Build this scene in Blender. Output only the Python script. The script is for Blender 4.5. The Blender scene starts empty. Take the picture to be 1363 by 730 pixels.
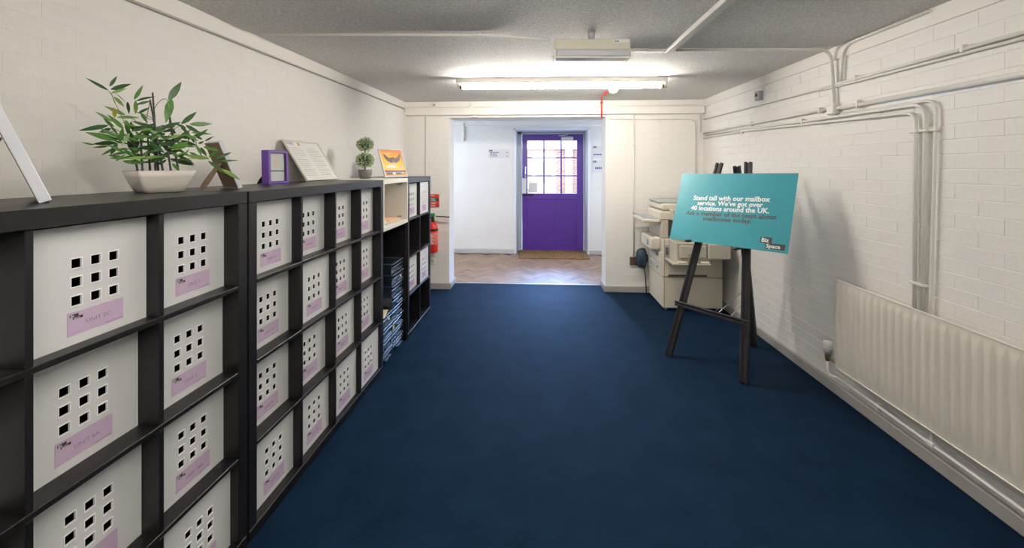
import bpy, bmesh, math, random
from mathutils import Vector, Matrix, Euler
random.seed(11)
C = bpy.context.scene.collection
SC = bpy.context.scene
PI = math.pi
# ------------------------------------------------------------------ camera
cam_d = bpy.data.cameras.new('camera'); cam = bpy.data.objects.new('camera', cam_d); C.objects.link(cam)
cam_d.sensor_width = 36.0; cam_d.lens = 556.2 / 1363 * 36; cam_d.shift_y = -(365 - 222.15) / 1363
cam_d.clip_start = 0.02; cam_d.clip_end = 200
cam.location = (0, 0, 1.596); cam.rotation_euler = (PI / 2, 0, 0.0573)
SC.camera = cam
SC.view_settings.view_transform = 'Standard'; SC.view_settings.look = 'None'
SC.view_settings.gamma = 1; SC.view_settings.use_curve_mapping = False
SC.view_settings.exposure = 0.0
# ------------------------------------------------------------------ sky
W = bpy.data.worlds.new('sky'); SC.world = W; W.use_nodes = True
bg = W.node_tree.nodes['Background']; bg.inputs[0].default_value = (0.80, 0.88, 1.0, 1); bg.inputs[1].default_value = 7.5
TUBE_FAR, TUBE_NEAR, TUBE_BACK = 165.0, 112.0, 110.0
# added lamps outside the lobby's unseen side windows, brightening it as daylight
def area(name, loc, rot, sx, sy, power, col):
    d = bpy.data.lights.new(name, 'AREA'); d.shape = 'RECTANGLE'; d.size = sx; d.size_y = sy
    d.energy = power; d.color = col
    o = bpy.data.objects.new(name, d); o.location = loc; o.rotation_euler = rot; C.objects.link(o); return o
area('window_daylight', (-3.55, 6.65, 1.55), (0, -PI / 2, 0), 1.4, 1.2, 55, (0.84, 0.90, 1.0))
area('window_daylight', (3.15, 6.7, 1.55), (0, PI / 2, 0), 1.4, 1.0, 34, (0.84, 0.90, 1.0))


area('sky_daylight', (3.2, 20.0, 8.6), (math.radians(-62), 0, math.radians(-13)), 10.0, 5.0, 17000, (0.27, 0.50, 1.0))  # unseen blue lamp added outside, tinting lobby floor and carpet through the door
# ------------------------------------------------------------------ materials
MATS = {}
def mat(name, col, rough=0.5, bump=0.0, bscale=60, var=0.0, vscale=8, metal=0.0, sheen=0.0, emit=0.0, spec=0.5, coat=0.0, detail=4, trans=0.0):
    if name in MATS: return MATS[name]
    m = bpy.data.materials.new(name); m.use_nodes = True; nt = m.node_tree; b = nt.nodes['Principled BSDF']
    def setv(k, v):
        if k in b.inputs: b.inputs[k].default_value = v
    setv('Base Color', (*col, 1)); setv('Roughness', rough); setv('Metallic', metal); setv('Specular IOR Level', spec)
    setv('Sheen Weight', sheen); setv('Coat Weight', coat); setv('Transmission Weight', trans)
    if emit: setv('Emission Color', (*col, 1)); setv('Emission Strength', emit)
    tc = nt.nodes.new('ShaderNodeTexCoord')
    if var:
        n = nt.nodes.new('ShaderNodeTexNoise'); n.inputs['Scale'].default_value = vscale; n.inputs['Detail'].default_value = detail
        nt.links.new(tc.outputs['Object'], n.inputs['Vector'])
        r = nt.nodes.new('ShaderNodeValToRGB')
        r.color_ramp.elements[0].position = 0.3; r.color_ramp.elements[1].position = 0.7
        r.color_ramp.elements[0].color = (*[c * (1 - var) for c in col], 1); r.color_ramp.elements[1].color = (*[min(1, c * (1 + var)) for c in col], 1)
        nt.links.new(n.outputs['Fac'], r.inputs[0]); nt.links.new(r.outputs[0], b.inputs['Base Color'])
    if bump:
        n2 = nt.nodes.new('ShaderNodeTexNoise'); n2.inputs['Scale'].default_value = bscale; n2.inputs['Detail'].default_value = 5
        nt.links.new(tc.outputs['Object'], n2.inputs['Vector'])
        bp = nt.nodes.new('ShaderNodeBump'); bp.inputs['Strength'].default_value = bump; bp.inputs['Distance'].default_value = 0.004
        nt.links.new(n2.outputs['Fac'], bp.inputs['Height']); nt.links.new(bp.outputs[0], b.inputs['Normal'])
    MATS[name] = m; return m
def sr(*c): return tuple(((v / 255) / 12.92 if v / 255 < .04045 else ((v / 255 + .055) / 1.055) ** 2.4) for v in c)

m_wallR = mat('white_painted_brick', (0.79, 0.765, 0.725), 0.55, 0.35, 45, 0.03, 3)
m_wallL = mat('cream_painted_brick', (0.77, 0.745, 0.70), 0.55, 0.25, 35, 0.03, 3)
m_lobby = mat('lobby_white_paint', (0.76, 0.75, 0.74), 0.55, 0.3, 40, 0.02, 3)
m_ledge = mat('white_ledge_paint', (0.79, 0.76, 0.71), 0.5, 0.15, 30)
m_pipe = mat('painted_conduit', (0.76, 0.74, 0.69), 0.4, 0.1, 80)
m_skirt = mat('grey_skirting_paint', (0.36, 0.345, 0.32), 0.45, 0.1, 30)
m_rad = mat('radiator_enamel', (0.68, 0.64, 0.56), 0.35)
m_black = mat('black_brown_veneer', (0.0085, 0.0078, 0.0080), 0.38, 0.12, 90, 0.25, 14, spec=0.42)
m_void = mat('black_backing', (0.008, 0.008, 0.009), 0.7)
m_easel = mat('black_stained_wood', (0.014, 0.013, 0.014), 0.5, 0.2, 80)
m_white = mat('white_board', (0.66, 0.67, 0.665), 0.6)
m_wlam = mat('white_laminate', (0.78, 0.76, 0.68), 0.4)
m_purple = mat('purple_gloss_paint', sr(88, 48, 150), 0.35, 0.1, 30)
m_purframe = mat('purple_frame_paint', sr(104, 66, 160), 0.4)
m_lilac = mat('lilac_label_card', sr(196, 172, 198), 0.55, 0.4, 25, 0.05, 30)
m_text = mat('dark_print', (0.03, 0.028, 0.032), 0.6)
m_textg = mat('grey_print', (0.28, 0.2, 0.3), 0.6)
m_textsm = mat('faint_print', (0.42, 0.42, 0.44), 0.6)
m_purtext = mat('purple_print', (0.12, 0.06, 0.30), 0.6)
m_teal = mat('teal_board', sr(64, 151, 164), 0.3, 0, 0, 0.04, 2)
m_signwhite = mat('white_lettering', (0.85, 0.87, 0.86), 0.5)
m_signgrey = mat('charcoal_lettering', (0.075, 0.07, 0.065), 0.5)
m_signbox = mat('charcoal_tag', (0.045, 0.035, 0.04), 0.5)
m_cop = mat('cream_copier_plastic', (0.62, 0.57, 0.47), 0.45)
m_cop2 = mat('warm_grey_copier_plastic', (0.47, 0.43, 0.36), 0.45)
m_copgrey = mat('blue_grey_copier_plastic', (0.34, 0.39, 0.39), 0.4)
m_copdark = mat('dark_slot', (0.05, 0.045, 0.04), 0.6)
m_red = mat('red_enamel', sr(205, 38, 25), 0.3)
m_redsign = mat('red_sign', sr(215, 60, 45), 0.45)
m_greensign = mat('green_sign', sr(60, 110, 85), 0.45)
m_redpipe = mat('red_conduit', sr(215, 60, 35), 0.4)
m_metal = mat('brushed_metal', (0.55, 0.55, 0.56), 0.3, metal=0.9)
m_chrome = mat('chrome', (0.75, 0.75, 0.78), 0.15, metal=1)
m_brass = mat('tarnished_brass', (0.25, 0.18, 0.1), 0.35, metal=0.8)
m_switch = mat('dark_switch_plate', (0.12, 0.09, 0.07), 0.35, metal=0.4)
m_pot = mat('cream_ceramic', (0.66, 0.62, 0.56), 0.3)
m_potgrey = mat('grey_pot', (0.14, 0.14, 0.13), 0.5)
m_soil = mat('soil', (0.05, 0.035, 0.02), 0.9)
m_cane = mat('dark_cane', (0.03, 0.035, 0.03), 0.45)
m_twig = mat('twig', (0.16, 0.17, 0.07), 0.6)
m_lf = [mat('leaf_dark', (0.028, 0.095, 0.025), 0.4, var=0.3, vscale=30), mat('leaf_mid', (0.07, 0.20, 0.03), 0.4, var=0.3, vscale=30),
        mat('leaf_light', (0.17, 0.30, 0.06), 0.4, var=0.3, vscale=30), mat('leaf_yellow', (0.5, 0.5, 0.05), 0.5)]
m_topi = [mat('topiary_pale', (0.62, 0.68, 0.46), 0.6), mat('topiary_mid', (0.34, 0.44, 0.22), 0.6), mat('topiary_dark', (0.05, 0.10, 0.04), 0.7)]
m_mdf = mat('brown_fibreboard', (0.24, 0.16, 0.10), 0.7, 0.1, 60)
m_silver = mat('silver_white_frame', (0.70, 0.72, 0.78), 0.25)
m_frame = mat('white_frame', (0.72, 0.70, 0.64), 0.4)
m_paper = mat('paper', (0.74, 0.73, 0.70), 0.7)
m_cream = mat('manila_paper', (0.72, 0.60, 0.38), 0.7)
m_tray = mat('slate_blue_plastic', (0.018, 0.028, 0.038), 0.22, spec=0.8)
m_trayrim = mat('pale_slate_plastic', (0.055, 0.080, 0.115), 0.25, spec=0.8)  # paler than the trays: reflected light put into the rim and handle colour
m_yellow = mat('yellow_label', (0.7, 0.6, 0.2), 0.6)
m_mat = mat('coir_mat', (0.23, 0.125, 0.045), 0.95, 1.0, 150, 0.4, 18)
m_bag = mat('blue_plastic_bag', (0.03, 0.05, 0.08), 0.3, 0.6, 20)
m_grey = mat('grey_plastic', (0.35, 0.36, 0.37), 0.4)
m_lightbody = mat('light_fitting_cream', (0.62, 0.60, 0.48), 0.4)
m_clearp = mat('clear_prismatic_plastic', (0.92, 0.94, 0.97), 0.2, trans=0.55)
m_orangep = mat('orange_print', sr(238, 110, 40), 0.4)
m_peach = mat('pale_orange_print', sr(248, 190, 150), 0.4)
m_exttile = mat('pale_paving', (0.42, 0.42, 0.42), 0.8, 0.2, 20, 0.1, 3)
m_extwhite = mat('exterior_white_paint', (0.8, 0.8, 0.8), 0.6)
m_hedge = [mat('hedge_green', (0.10, 0.2, 0.06), 0.6), mat('hedge_pale', (0.2, 0.33, 0.12), 0.6)]
m_stucco = mat('exterior_concrete', (0.4, 0.38, 0.35), 0.8)

def carpet():
    m = bpy.data.materials.new('blue_loop_carpet'); m.use_nodes = True; nt = m.node_tree; b = nt.nodes['Principled BSDF']
    tc = nt.nodes.new('ShaderNodeTexCoord')
    n = nt.nodes.new('ShaderNodeTexNoise'); n.inputs['Scale'].default_value = 170; n.inputs['Detail'].default_value = 6; n.inputs['Roughness'].default_value = .7
    n3 = nt.nodes.new('ShaderNodeTexNoise'); n3.inputs['Scale'].default_value = 5; n3.inputs['Detail'].default_value = 5
    r = nt.nodes.new('ShaderNodeValToRGB'); r.color_ramp.elements[0].position = .34; r.color_ramp.elements[1].position = .66
    r.color_ramp.elements[0].color = (0.0018, 0.0062, 0.0160, 1); r.color_ramp.elements[1].color = (0.0090, 0.0275, 0.062, 1)
    mx = nt.nodes.new('ShaderNodeMath'); mx.operation = 'ADD'
    m2 = nt.nodes.new('ShaderNodeMath'); m2.operation = 'MULTIPLY'; m2.inputs[1].default_value = .72
    m3 = nt.nodes.new('ShaderNodeMath'); m3.operation = 'MULTIPLY'; m3.inputs[1].default_value = .28
    nt.links.new(tc.outputs['Object'], n.inputs['Vector']); nt.links.new(tc.outputs['Object'], n3.inputs['Vector'])
    nt.links.new(n.outputs['Fac'], m2.inputs[0]); nt.links.new(n3.outputs['Fac'], m3.inputs[0])
    nt.links.new(m2.outputs[0], mx.inputs[0]); nt.links.new(m3.outputs[0], mx.inputs[1]); nt.links.new(mx.outputs[0], r.inputs[0])
    nt.links.new(r.outputs[0], b.inputs['Base Color'])
    b.inputs['Roughness'].default_value = .62; b.inputs['Specular IOR Level'].default_value = .07; b.inputs['Specular Tint'].default_value = (.15, .45, 1, 1)
    bp = nt.nodes.new('ShaderNodeBump'); bp.inputs['Strength'].default_value = .8; bp.inputs['Distance'].default_value = .004
    nt.links.new(n.outputs['Fac'], bp.inputs['Height']); nt.links.new(bp.outputs[0], b.inputs['Normal'])
    return m
m_carpet = carpet()
def ceilm():
    m = bpy.data.materials.new('stippled_ceiling'); m.use_nodes = True; nt = m.node_tree; b = nt.nodes['Principled BSDF']
    tc = nt.nodes.new('ShaderNodeTexCoord'); v = nt.nodes.new('ShaderNodeTexNoise'); v.inputs['Scale'].default_value = 75; v.inputs['Detail'].default_value = 6; v.inputs['Roughness'].default_value = .65
    r = nt.nodes.new('ShaderNodeValToRGB'); e = r.color_ramp.elements
    e[0].position = .38; e[0].color = (.62, .605, .58, 1); e[1].position = .60; e[1].color = (.82, .805, .775, 1)
    e2 = r.color_ramp.elements.new(.67); e2.color = (.93, .92, .9, 1)
    nt.links.new(tc.outputs['Object'], v.inputs['Vector']); nt.links.new(v.outputs['Fac'], r.inputs[0]); nt.links.new(r.outputs[0], b.inputs['Base Color'])
    b.inputs['Roughness'].default_value = .8
    bp = nt.nodes.new('ShaderNodeBump'); bp.inputs['Strength'].default_value = .9; bp.inputs['Distance'].default_value = .006
    nt.links.new(v.outputs['Fac'], bp.inputs['Height']); nt.links.new(bp.outputs[0], b.inputs['Normal'])
    return m
m_ceil = ceilm()
def glassm():
    m = bpy.data.materials.new('window_glass'); m.use_nodes = True; nt = m.node_tree; nt.nodes.clear()
    o = nt.nodes.new('ShaderNodeOutputMaterial'); t = nt.nodes.new('ShaderNodeBsdfTransparent'); g = nt.nodes.new('ShaderNodeBsdfGlossy')
    g.inputs['Roughness'].default_value = .03; t.inputs[0].default_value = (.95, .97, .98, 1)
    lw_ = nt.nodes.new('ShaderNodeLayerWeight'); lw_.inputs[0].default_value = .5; pw = nt.nodes.new('ShaderNodeMath'); pw.operation = 'POWER'; pw.inputs[1].default_value = 4
    f = nt.nodes.new('ShaderNodeMath'); f.operation = 'MULTIPLY_ADD'; f.inputs[1].default_value = .5; f.inputs[2].default_value = .04; x = nt.nodes.new('ShaderNodeMixShader')
    nt.links.new(lw_.outputs['Facing'], pw.inputs[0]); nt.links.new(pw.outputs[0], f.inputs[0])
    nt.links.new(f.outputs[0], x.inputs[0]); nt.links.new(t.outputs[0], x.inputs[1]); nt.links.new(g.outputs[0], x.inputs[2]); nt.links.new(x.outputs[0], o.inputs[0])
    return m
m_glass = glassm()
def woodm(name, c1, c2, ax=0):
    m = bpy.data.materials.new(name); m.use_nodes = True; nt = m.node_tree; b = nt.nodes['Principled BSDF']
    tc = nt.nodes.new('ShaderNodeTexCoord'); mp = nt.nodes.new('ShaderNodeMapping'); s = [40, 40, 40]; s[ax] = 4; mp.inputs['Scale'].default_value = s
    oi = nt.nodes.new('ShaderNodeObjectInfo'); n = nt.nodes.new('ShaderNodeTexNoise'); n.inputs['Scale'].default_value = 1; n.inputs['Detail'].default_value = 4
    n.noise_dimensions = '4D'; mu = nt.nodes.new('ShaderNodeMath'); mu.operation = 'MULTIPLY'; mu.inputs[1].default_value = 40
    nt.links.new(oi.outputs['Random'], mu.inputs[0]); nt.links.new(mu.outputs[0], n.inputs['W'])
    nt.links.new(tc.outputs['Object'], mp.inputs[0]); nt.links.new(mp.outputs[0], n.inputs['Vector'])
    r = nt.nodes.new('ShaderNodeValToRGB'); r.color_ramp.elements[0].position = .3; r.color_ramp.elements[1].position = .7
    r.color_ramp.elements[0].color = (*c1, 1); r.color_ramp.elements[1].color = (*c2, 1)
    nt.links.new(n.outputs['Fac'], r.inputs[0])
    hs = nt.nodes.new('ShaderNodeHueSaturation'); mm = nt.nodes.new('ShaderNodeMapRange'); mm.inputs[3].default_value = .82; mm.inputs[4].default_value = 1.18
    nt.links.new(oi.outputs['Random'], mm.inputs[0]); nt.links.new(mm.outputs[0], hs.inputs['Value']); nt.links.new(r.outputs[0], hs.inputs['Color'])
    nt.links.new(hs.outputs[0], b.inputs['Base Color']); b.inputs['Roughness'].default_value = .5
    return m
m_parq = woodm('worn_oak_block', (0.20, 0.12, 0.08), (0.36, 0.24, 0.17))
def brickm():
    m = bpy.data.materials.new('red_facade_brick'); m.use_nodes = True; nt = m.node_tree; b = nt.nodes['Principled BSDF']
    tc = nt.nodes.new('ShaderNodeTexCoord'); mp = nt.nodes.new('ShaderNodeMapping'); mp.inputs['Rotation'].default_value = (PI / 2, 0, 0)
    k = nt.nodes.new('ShaderNodeTexBrick'); k.inputs['Scale'].default_value = 1; k.inputs['Brick Width'].default_value = .225; k.inputs['Row Height'].default_value = .075; k.inputs['Mortar Size'].default_value = .008
    k.inputs['Color1'].default_value = (.36, .19, .15, 1); k.inputs['Color2'].default_value = (.42, .26, .21, 1); k.inputs['Mortar'].default_value = (.55, .5, .45, 1)
    nt.links.new(tc.outputs['Object'], mp.inputs[0]); nt.links.new(mp.outputs[0], k.inputs['Vector']); nt.links.new(k.outputs[0], b.inputs['Base Color']); b.inputs['Roughness'].default_value = .85
    return m
m_fbrick = brickm()
def tubem(name, s):
    m = bpy.data.materials.new(name); m.use_nodes = True; b = m.node_tree.nodes['Principled BSDF']
    b.inputs['Base Color'].default_value = (.9, .9, .9, 1); b.inputs['Emission Color'].default_value = (1, .94, .865, 1); b.inputs['Emission Strength'].default_value = s
    return m
def postergrad():
    m = bpy.data.materials.new('orange_poster_print'); m.use_nodes = True; nt = m.node_tree; b = nt.nodes['Principled BSDF']
    tc = nt.nodes.new('ShaderNodeTexCoord'); sx = nt.nodes.new('ShaderNodeSeparateXYZ'); n = nt.nodes.new('ShaderNodeTexNoise'); n.inputs['Scale'].default_value = 6
    ad = nt.nodes.new('ShaderNodeMath'); ad.operation = 'MULTIPLY_ADD'; ad.inputs[1].default_value = .25
    mr = nt.nodes.new('ShaderNodeMapRange'); mr.inputs[1].default_value = .10; mr.inputs[2].default_value = .38
    nt.links.new(tc.outputs['Object'], sx.inputs[0]); nt.links.new(tc.outputs['Object'], n.inputs['Vector'])
    nt.links.new(n.outputs['Fac'], ad.inputs[0]); nt.links.new(sx.outputs['Z'], ad.inputs[2]); nt.links.new(ad.outputs[0], mr.inputs[0])
    r = nt.nodes.new('ShaderNodeValToRGB'); e = r.color_ramp.elements; e[0].color = (.85, .20, .03, 1); e[1].color = (.85, .25, .03, 1); e[0].position = .1
    k = e.new(.5); k.color = (.95, .62, .06, 1)
    nt.links.new(mr.outputs[0], r.inputs[0]); nt.links.new(r.outputs[0], b.inputs['Base Color']); b.inputs['Roughness'].default_value = .5
    return m
m_poster = postergrad()

# ------------------------------------------------------------------ mesh helpers
class MB:
    def __init__(s): s.v = []; s.f = []; s.sm = []
    def add(s, vs, fs, smooth=False):
        k = len(s.v); s.v += [tuple(v) for v in vs]; s.f += [tuple(i + k for i in f) for f in fs]; s.sm += [smooth] * len(fs)
    def box(s, x0, x1, y0, y1, z0, z1, M=None):
        vs = [Vector((x, y, z)) for x in (x0, x1) for y in (y0, y1) for z in (z0, z1)]
        if M: vs = [M @ v for v in vs]
        s.add(vs, [(0, 1, 3, 2), (4, 6, 7, 5), (0, 4, 5, 1), (2, 3, 7, 6), (0, 2, 6, 4), (1, 5, 7, 3)]); return s
    def bbox(s, x0, x1, y0, y1, z0, z1, b=0.004, M=None):  # box with chamfered edges
        cx, cy, cz = (x0 + x1) / 2, (y0 + y1) / 2, (z0 + z1) / 2; hx, hy, hz = abs(x1 - x0) / 2, abs(y1 - y0) / 2, abs(z1 - z0) / 2
        b = min(b, hx * .9, hy * .9, hz * .9); vs = []; idx = {}
        for i in (-1, 1):
            for j in (-1, 1):
                for k in (-1, 1):
                    for a in range(3):
                        p = [hx - b, hy - b, hz - b]; p[a] += b
                        idx[(i, j, k, a)] = len(vs); v = Vector((cx + i * p[0], cy + j * p[1], cz + k * p[2])); vs.append(M @ v if M else v)
        fs = []
        def q(*ks): fs.append(tuple(idx[k] for k in ks))
        for sgn in (-1, 1):
            for a in range(3):
                o = [(-1, -1), (1, -1), (1, 1), (-1, 1)]
                if sgn < 0: o = o[::-1]
                ks = []
                for p, r in o:
                    t = [0, 0, 0]; t[a] = sgn; t[(a + 1) % 3] = p; t[(a + 2) % 3] = r; ks.append((*t, a))
                q(*ks)
        for a in range(3):
            b1, b2 = (a + 1) % 3, (a + 2) % 3
            for p in (-1, 1):
                for r in (-1, 1):
                    t0 = [0, 0, 0]; t1 = [0, 0, 0]; t0[a] = -1; t1[a] = 1; t0[b1] = t1[b1] = p; t0[b2] = t1[b2] = r
                    ks = [(*t0, b1), (*t1, b1), (*t1, b2), (*t0, b2)]
                    if p * r > 0: ks = ks[::-1]
                    q(*ks)
        for i in (-1, 1):
            for j in (-1, 1):
                for k in (-1, 1):
                    ks = [(i, j, k, 0), (i, j, k, 1), (i, j, k, 2)]
                    if i * j * k < 0: ks = ks[::-1]
                    q(*ks)
        s.add(vs, fs); return s
    def tube(s, pts, r, n=10, cap=True, smooth=True):
        pts = [Vector(p) for p in pts]; rs = r if isinstance(r, (list, tuple)) else [r] * len(pts); k = len(s.v); vs = []
        up = Vector((0, 0, 1)); prev = None
        for i, p in enumerate(pts):
            d = (pts[min(i + 1, len(pts) - 1)] - pts[max(i - 1, 0)]).normalized()
            if prev is None:
                a = up if abs(d.z) < .95 else Vector((1, 0, 0)); u = d.cross(a).normalized()
            else: u = (prev - d * prev.dot(d)).normalized()
            prev = u; w = d.cross(u)
            for j in range(n):
                t = 2 * PI * j / n; vs.append(p + (u * math.cos(t) + w * math.sin(t)) * rs[i])
        fs = [(i * n + j, i * n + (j + 1) % n, (i + 1) * n + (j + 1) % n, (i + 1) * n + j) for i in range(len(pts) - 1) for j in range(n)]
        s.add(vs, fs, smooth)
        if cap:
            m = len(pts) - 1; s.f.append(tuple(k + j for j in range(n))[::-1]); s.f.append(tuple(k + m * n + j for j in range(n))); s.sm += [False, False]
        return s
    def lathe(s, prof, n=20, c=(0, 0, 0), smooth=True):
        vs = []
        for r, z in prof:
            for j in range(n):
                t = 2 * PI * j / n; vs.append((c[0] + r * math.cos(t), c[1] + r * math.sin(t), c[2] + z))
        fs = [(i * n + j, i * n + (j + 1) % n, (i + 1) * n + (j + 1) % n, (i + 1) * n + j) for i in range(len(prof) - 1) for j in range(n)]
        s.add(vs, fs, smooth); k = len(s.v) - len(vs)
        s.f.append(tuple(k + j for j in range(n))[::-1]); s.f.append(tuple(k + (len(prof) - 1) * n + j for j in range(n))); s.sm += [False, False]
        return s
    def sphere(s, c, r, n=14, m=9, sc=(1, 1, 1)):
        vs = []
        for i in range(m + 1):
            a = PI * i / m
            for j in range(n):
                t = 2 * PI * j / n; vs.append((c[0] + sc[0] * r * math.sin(a) * math.cos(t), c[1] + sc[1] * r * math.sin(a) * math.sin(t), c[2] - sc[2] * r * math.cos(a)))
        fs = [(i * n + j, i * n + (j + 1) % n, (i + 1) * n + (j + 1) % n, (i + 1) * n + j) for i in range(m) for j in range(n)]
        s.add(vs, fs, True); return s
    def prism(s, poly, d0, d1, ax='x'):  # polygon (a,b) extruded along ax; a,b are the remaining axes in order
        n = len(poly)
        def P(a, b, d): return (d, a, b) if ax == 'x' else ((a, d, b) if ax == 'y' else (a, b, d))
        vs = [P(a, b, d0) for a, b in poly] + [P(a, b, d1) for a, b in poly]
        s.add(vs, [tuple(range(n))[::-1], tuple(range(n, 2 * n))] + [(i, (i + 1) % n, n + (i + 1) % n, n + i) for i in range(n)]); return s
    def mesh(s, name, m):
        me = bpy.data.meshes.new(name); me.from_pydata(s.v, [], s.f); me.materials.append(m)
        bm = bmesh.new(); bm.from_mesh(me); bmesh.ops.recalc_face_normals(bm, faces=bm.faces); bm.to_mesh(me); bm.free()
        me.polygons.foreach_set('use_smooth', s.sm); me.update(); return me
    def build(s, name, m, parent=None): return link(name, s.mesh(name, m), parent)
def link(name, me, parent=None, loc=None, rot=None):
    o = bpy.data.objects.new(name, me); C.objects.link(o)
    if parent: o.parent = parent
    if loc: o.location = loc
    if rot: o.rotation_euler = rot
    return o
def tag(o, label=None, cat=None, group=None, kind=None):
    if label: o['label'] = label
    if cat: o['category'] = cat
    if group: o['group'] = group
    if kind: o['kind'] = kind
    return o
def thing(name, label, cat, loc=(0, 0, 0), rz=0, group=None, rot=None):
    o = bpy.data.objects.new(name, None); C.objects.link(o); o.location = loc; o.rotation_euler = rot or (0, 0, rz); o.empty_display_size = .05
    return tag(o, label, cat, group)
def struct(o): o['kind'] = 'structure'; return o
FONTC = {}
def textmesh(s, size, m, bold=0.0, ext=0.0004, align='LEFT', sx=1.0):
    key = (s, size, m.name, bold, align, sx)
    if key in FONTC: return FONTC[key]
    cu = bpy.data.curves.new('lettering', 'FONT'); cu.body = s; cu.size = size; cu.offset = bold; cu.extrude = ext; cu.align_x = align; cu.resolution_u = 2
    ob = bpy.data.objects.new('lettering', cu); C.objects.link(ob)
    dg = bpy.context.evaluated_depsgraph_get(); me = bpy.data.meshes.new_from_object(ob.evaluated_get(dg))
    bpy.data.objects.remove(ob); bpy.data.curves.remove(cu)
    me.transform(Matrix(((0, 0, 1, 0), (sx, 0, 0, 0), (0, 1, 0, 0), (0, 0, 0, 1))))  # faces +X, reads along +Y, up +Z
    me.materials.clear(); me.materials.append(m); me.name = 'lettering'; FONTC[key] = me; return me

# ------------------------------------------------------------------ the room
XR, YB, ZC = 2.1134, 5.39, 2.443
YF = -2.6                       # wall behind the camera
LWA = 0.0354                    # the left wall is slightly out of square
def lwx(y): return -1.7023 - (YB - y) * math.tan(LWA)
struct(MB().box(-2.6, 2.25, YF - .1, 5.70, -0.12, 0.0).build('floor', m_carpet))
struct(MB().box(-2.6, 2.25, YF - .1, YB + .3, ZC, ZC + .12).build('ceiling', m_ceil))
CAMC, CAMS = math.cos(.0573), math.sin(.0573)
def proj(p):
    X = p[0] * CAMC + p[1] * CAMS; Y = -p[0] * CAMS + p[1] * CAMC
    if Y < .1: return None
    return 681.5 + 556.2 * X / Y, 222.15 - 556.2 * (p[2] - 1.596) / Y, Y
BRK = {}
def brick_mesh(L, m, proud, h=.0715, full=True):
    key = (round(L, 3), m.name, proud, round(h, 4))
    if key in BRK: return BRK[key]
    b = .0030 if proud > .002 else (.0020 if proud > .001 else .0010); hx = L / 2; hz = h / 2; be = .0010 if proud > .0035 else .0006
    vs = []
    for y, e, g_ in ((-proud, 0, 0), (-proud * .25, b * .4, be * .4), (0, b, be)):
        vs += [(-hx + g_, y, -hz + e), (hx - g_, y, -hz + e), (hx - g_, y, hz - e), (-hx + g_, y, hz - e)]
    fs = [(8, 9, 10, 11)[::-1]]
    for r in (0, 4):
        for i in range(4): fs.append((r + i, r + (i + 1) % 4, r + 4 + (i + 1) % 4, r + 4 + i))
    mb = MB(); mb.add(vs, fs); me = mb.mesh('brick', m); BRK[key] = me; return me
def brickwork(wall, x0, x1, z0, z1, m, proud, limit=300, gap=.0014, zshift=0.0, skip=None, jit=.0006, singles=True):
    """bricks in the wall's own frame: x along, y out of the wall, z up"""
    M = Matrix.LocRotScale(wall.location, wall.rotation_euler, None); rows = int((z1 - z0) / .0755) + 1; L = .225; cand = []
    for r in range(rows):
        za = z0 + zshift + r * .0755; zb = min(za + .0755 - gap, z1)
        if zb - za < .02: continue
        off = (r % 2) * L / 2
        k = math.floor((x0 - off) / L)
        while k * L + off < x1:
            a = max(k * L + off, x0); b = min(k * L + off + L - gap * .6, x1); k += 1
            if b - a < .03: continue
            if skip and skip((a + b) / 2, (za + zb) / 2): continue
            wp = M @ Vector(((a + b) / 2, 0, (za + zb) / 2)); q = proj(wp)
            vis = q and -30 < q[0] < 1393 and -10 < q[1] < 740
            cand.append((q[2] if vis else 1e3, a, b, za, zb))
    cand.sort(); rest = MB(); n = 0
    for d, a, b, za, zb in cand:
        dy = random.uniform(-jit, jit); dr = random.uniform(-.004, .004)
        if singles and d < 900 and n < limit:
            o = link('brick', brick_mesh(b - a, m, proud, zb - za), wall, ((a + b) / 2, dy, (za + zb) / 2), (0, dr, random.uniform(-.006, .006))); n += 1
        else:
            me = brick_mesh(b - a, m, proud, zb - za); base = Matrix.Translation(((a + b) / 2, dy, (za + zb) / 2))
            rest.add([base @ v.co for v in me.vertices], [tuple(p.vertices) for p in me.polygons])
    if rest.v: rest.build('brick', m, wall)['kind'] = 'stuff'
# right wall: frame x -> +y, y -> -x
PR = .0026
wr = struct(MB().box(0, 5.39 - YF, -.12, -.0022, -.05, ZC + .05).build('wall_right', m_wallR)); wr.location = (XR, YF, 0); wr.rotation_euler = (0, 0, PI / 2)
brickwork(wr, 2.9, 5.39 - YF, 0.0, 2.34, m_wallR, PR, 300)
# left wall
wl = struct(MB().box(-8.2, 0, -.12, -.0008, -.05, ZC + .05).build('wall_left', m_wallL)); wl.location = (-1.7023, 5.3915, 0); wl.rotation_euler = (0, 0, -PI / 2 - LWA)
# frame of wall_left: x runs towards the camera
wl.data = MB().box(0, 8.2, -.12, -.0008, -.05, ZC + .05).mesh('wall_left', m_wallL)
brickwork(wl, 0, 4.6, 1.30, 2.33, m_wallL, .0004, 300, gap=.0002, zshift=.02, jit=.0001)
# back wall (towards the lobby) in one frame: x -> -x, y -> -y

t = MB(); XO0, XO1, ZO = -1.128, .887, 2.235
t.box(-XR - .1, -XO1, -.31, -.0014, -.05, ZC + .05); t.box(-XO0, 1.80, -.31, -.0014, -.05, ZC + .05); t.box(-XO1, -XO0, -.31, -.0014, ZO, ZC + .05)
wb = struct(t.build('wall_back', m_wallL)); wb.location = (0, YB, 0); wb.rotation_euler = (0, 0, PI)
brickwork(wb, -XR, -XO1, 0.0, 2.23, m_wallL, .0016, 200, skip=None); brickwork(wb, -XO0, 1.70, 0.0, 2.23, m_wallL, .0016, 90)
w = struct(MB().box(-2.6, 2.25, YF - .12, YF, -.05, ZC + .05).build('wall_front', m_wallL))
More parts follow.
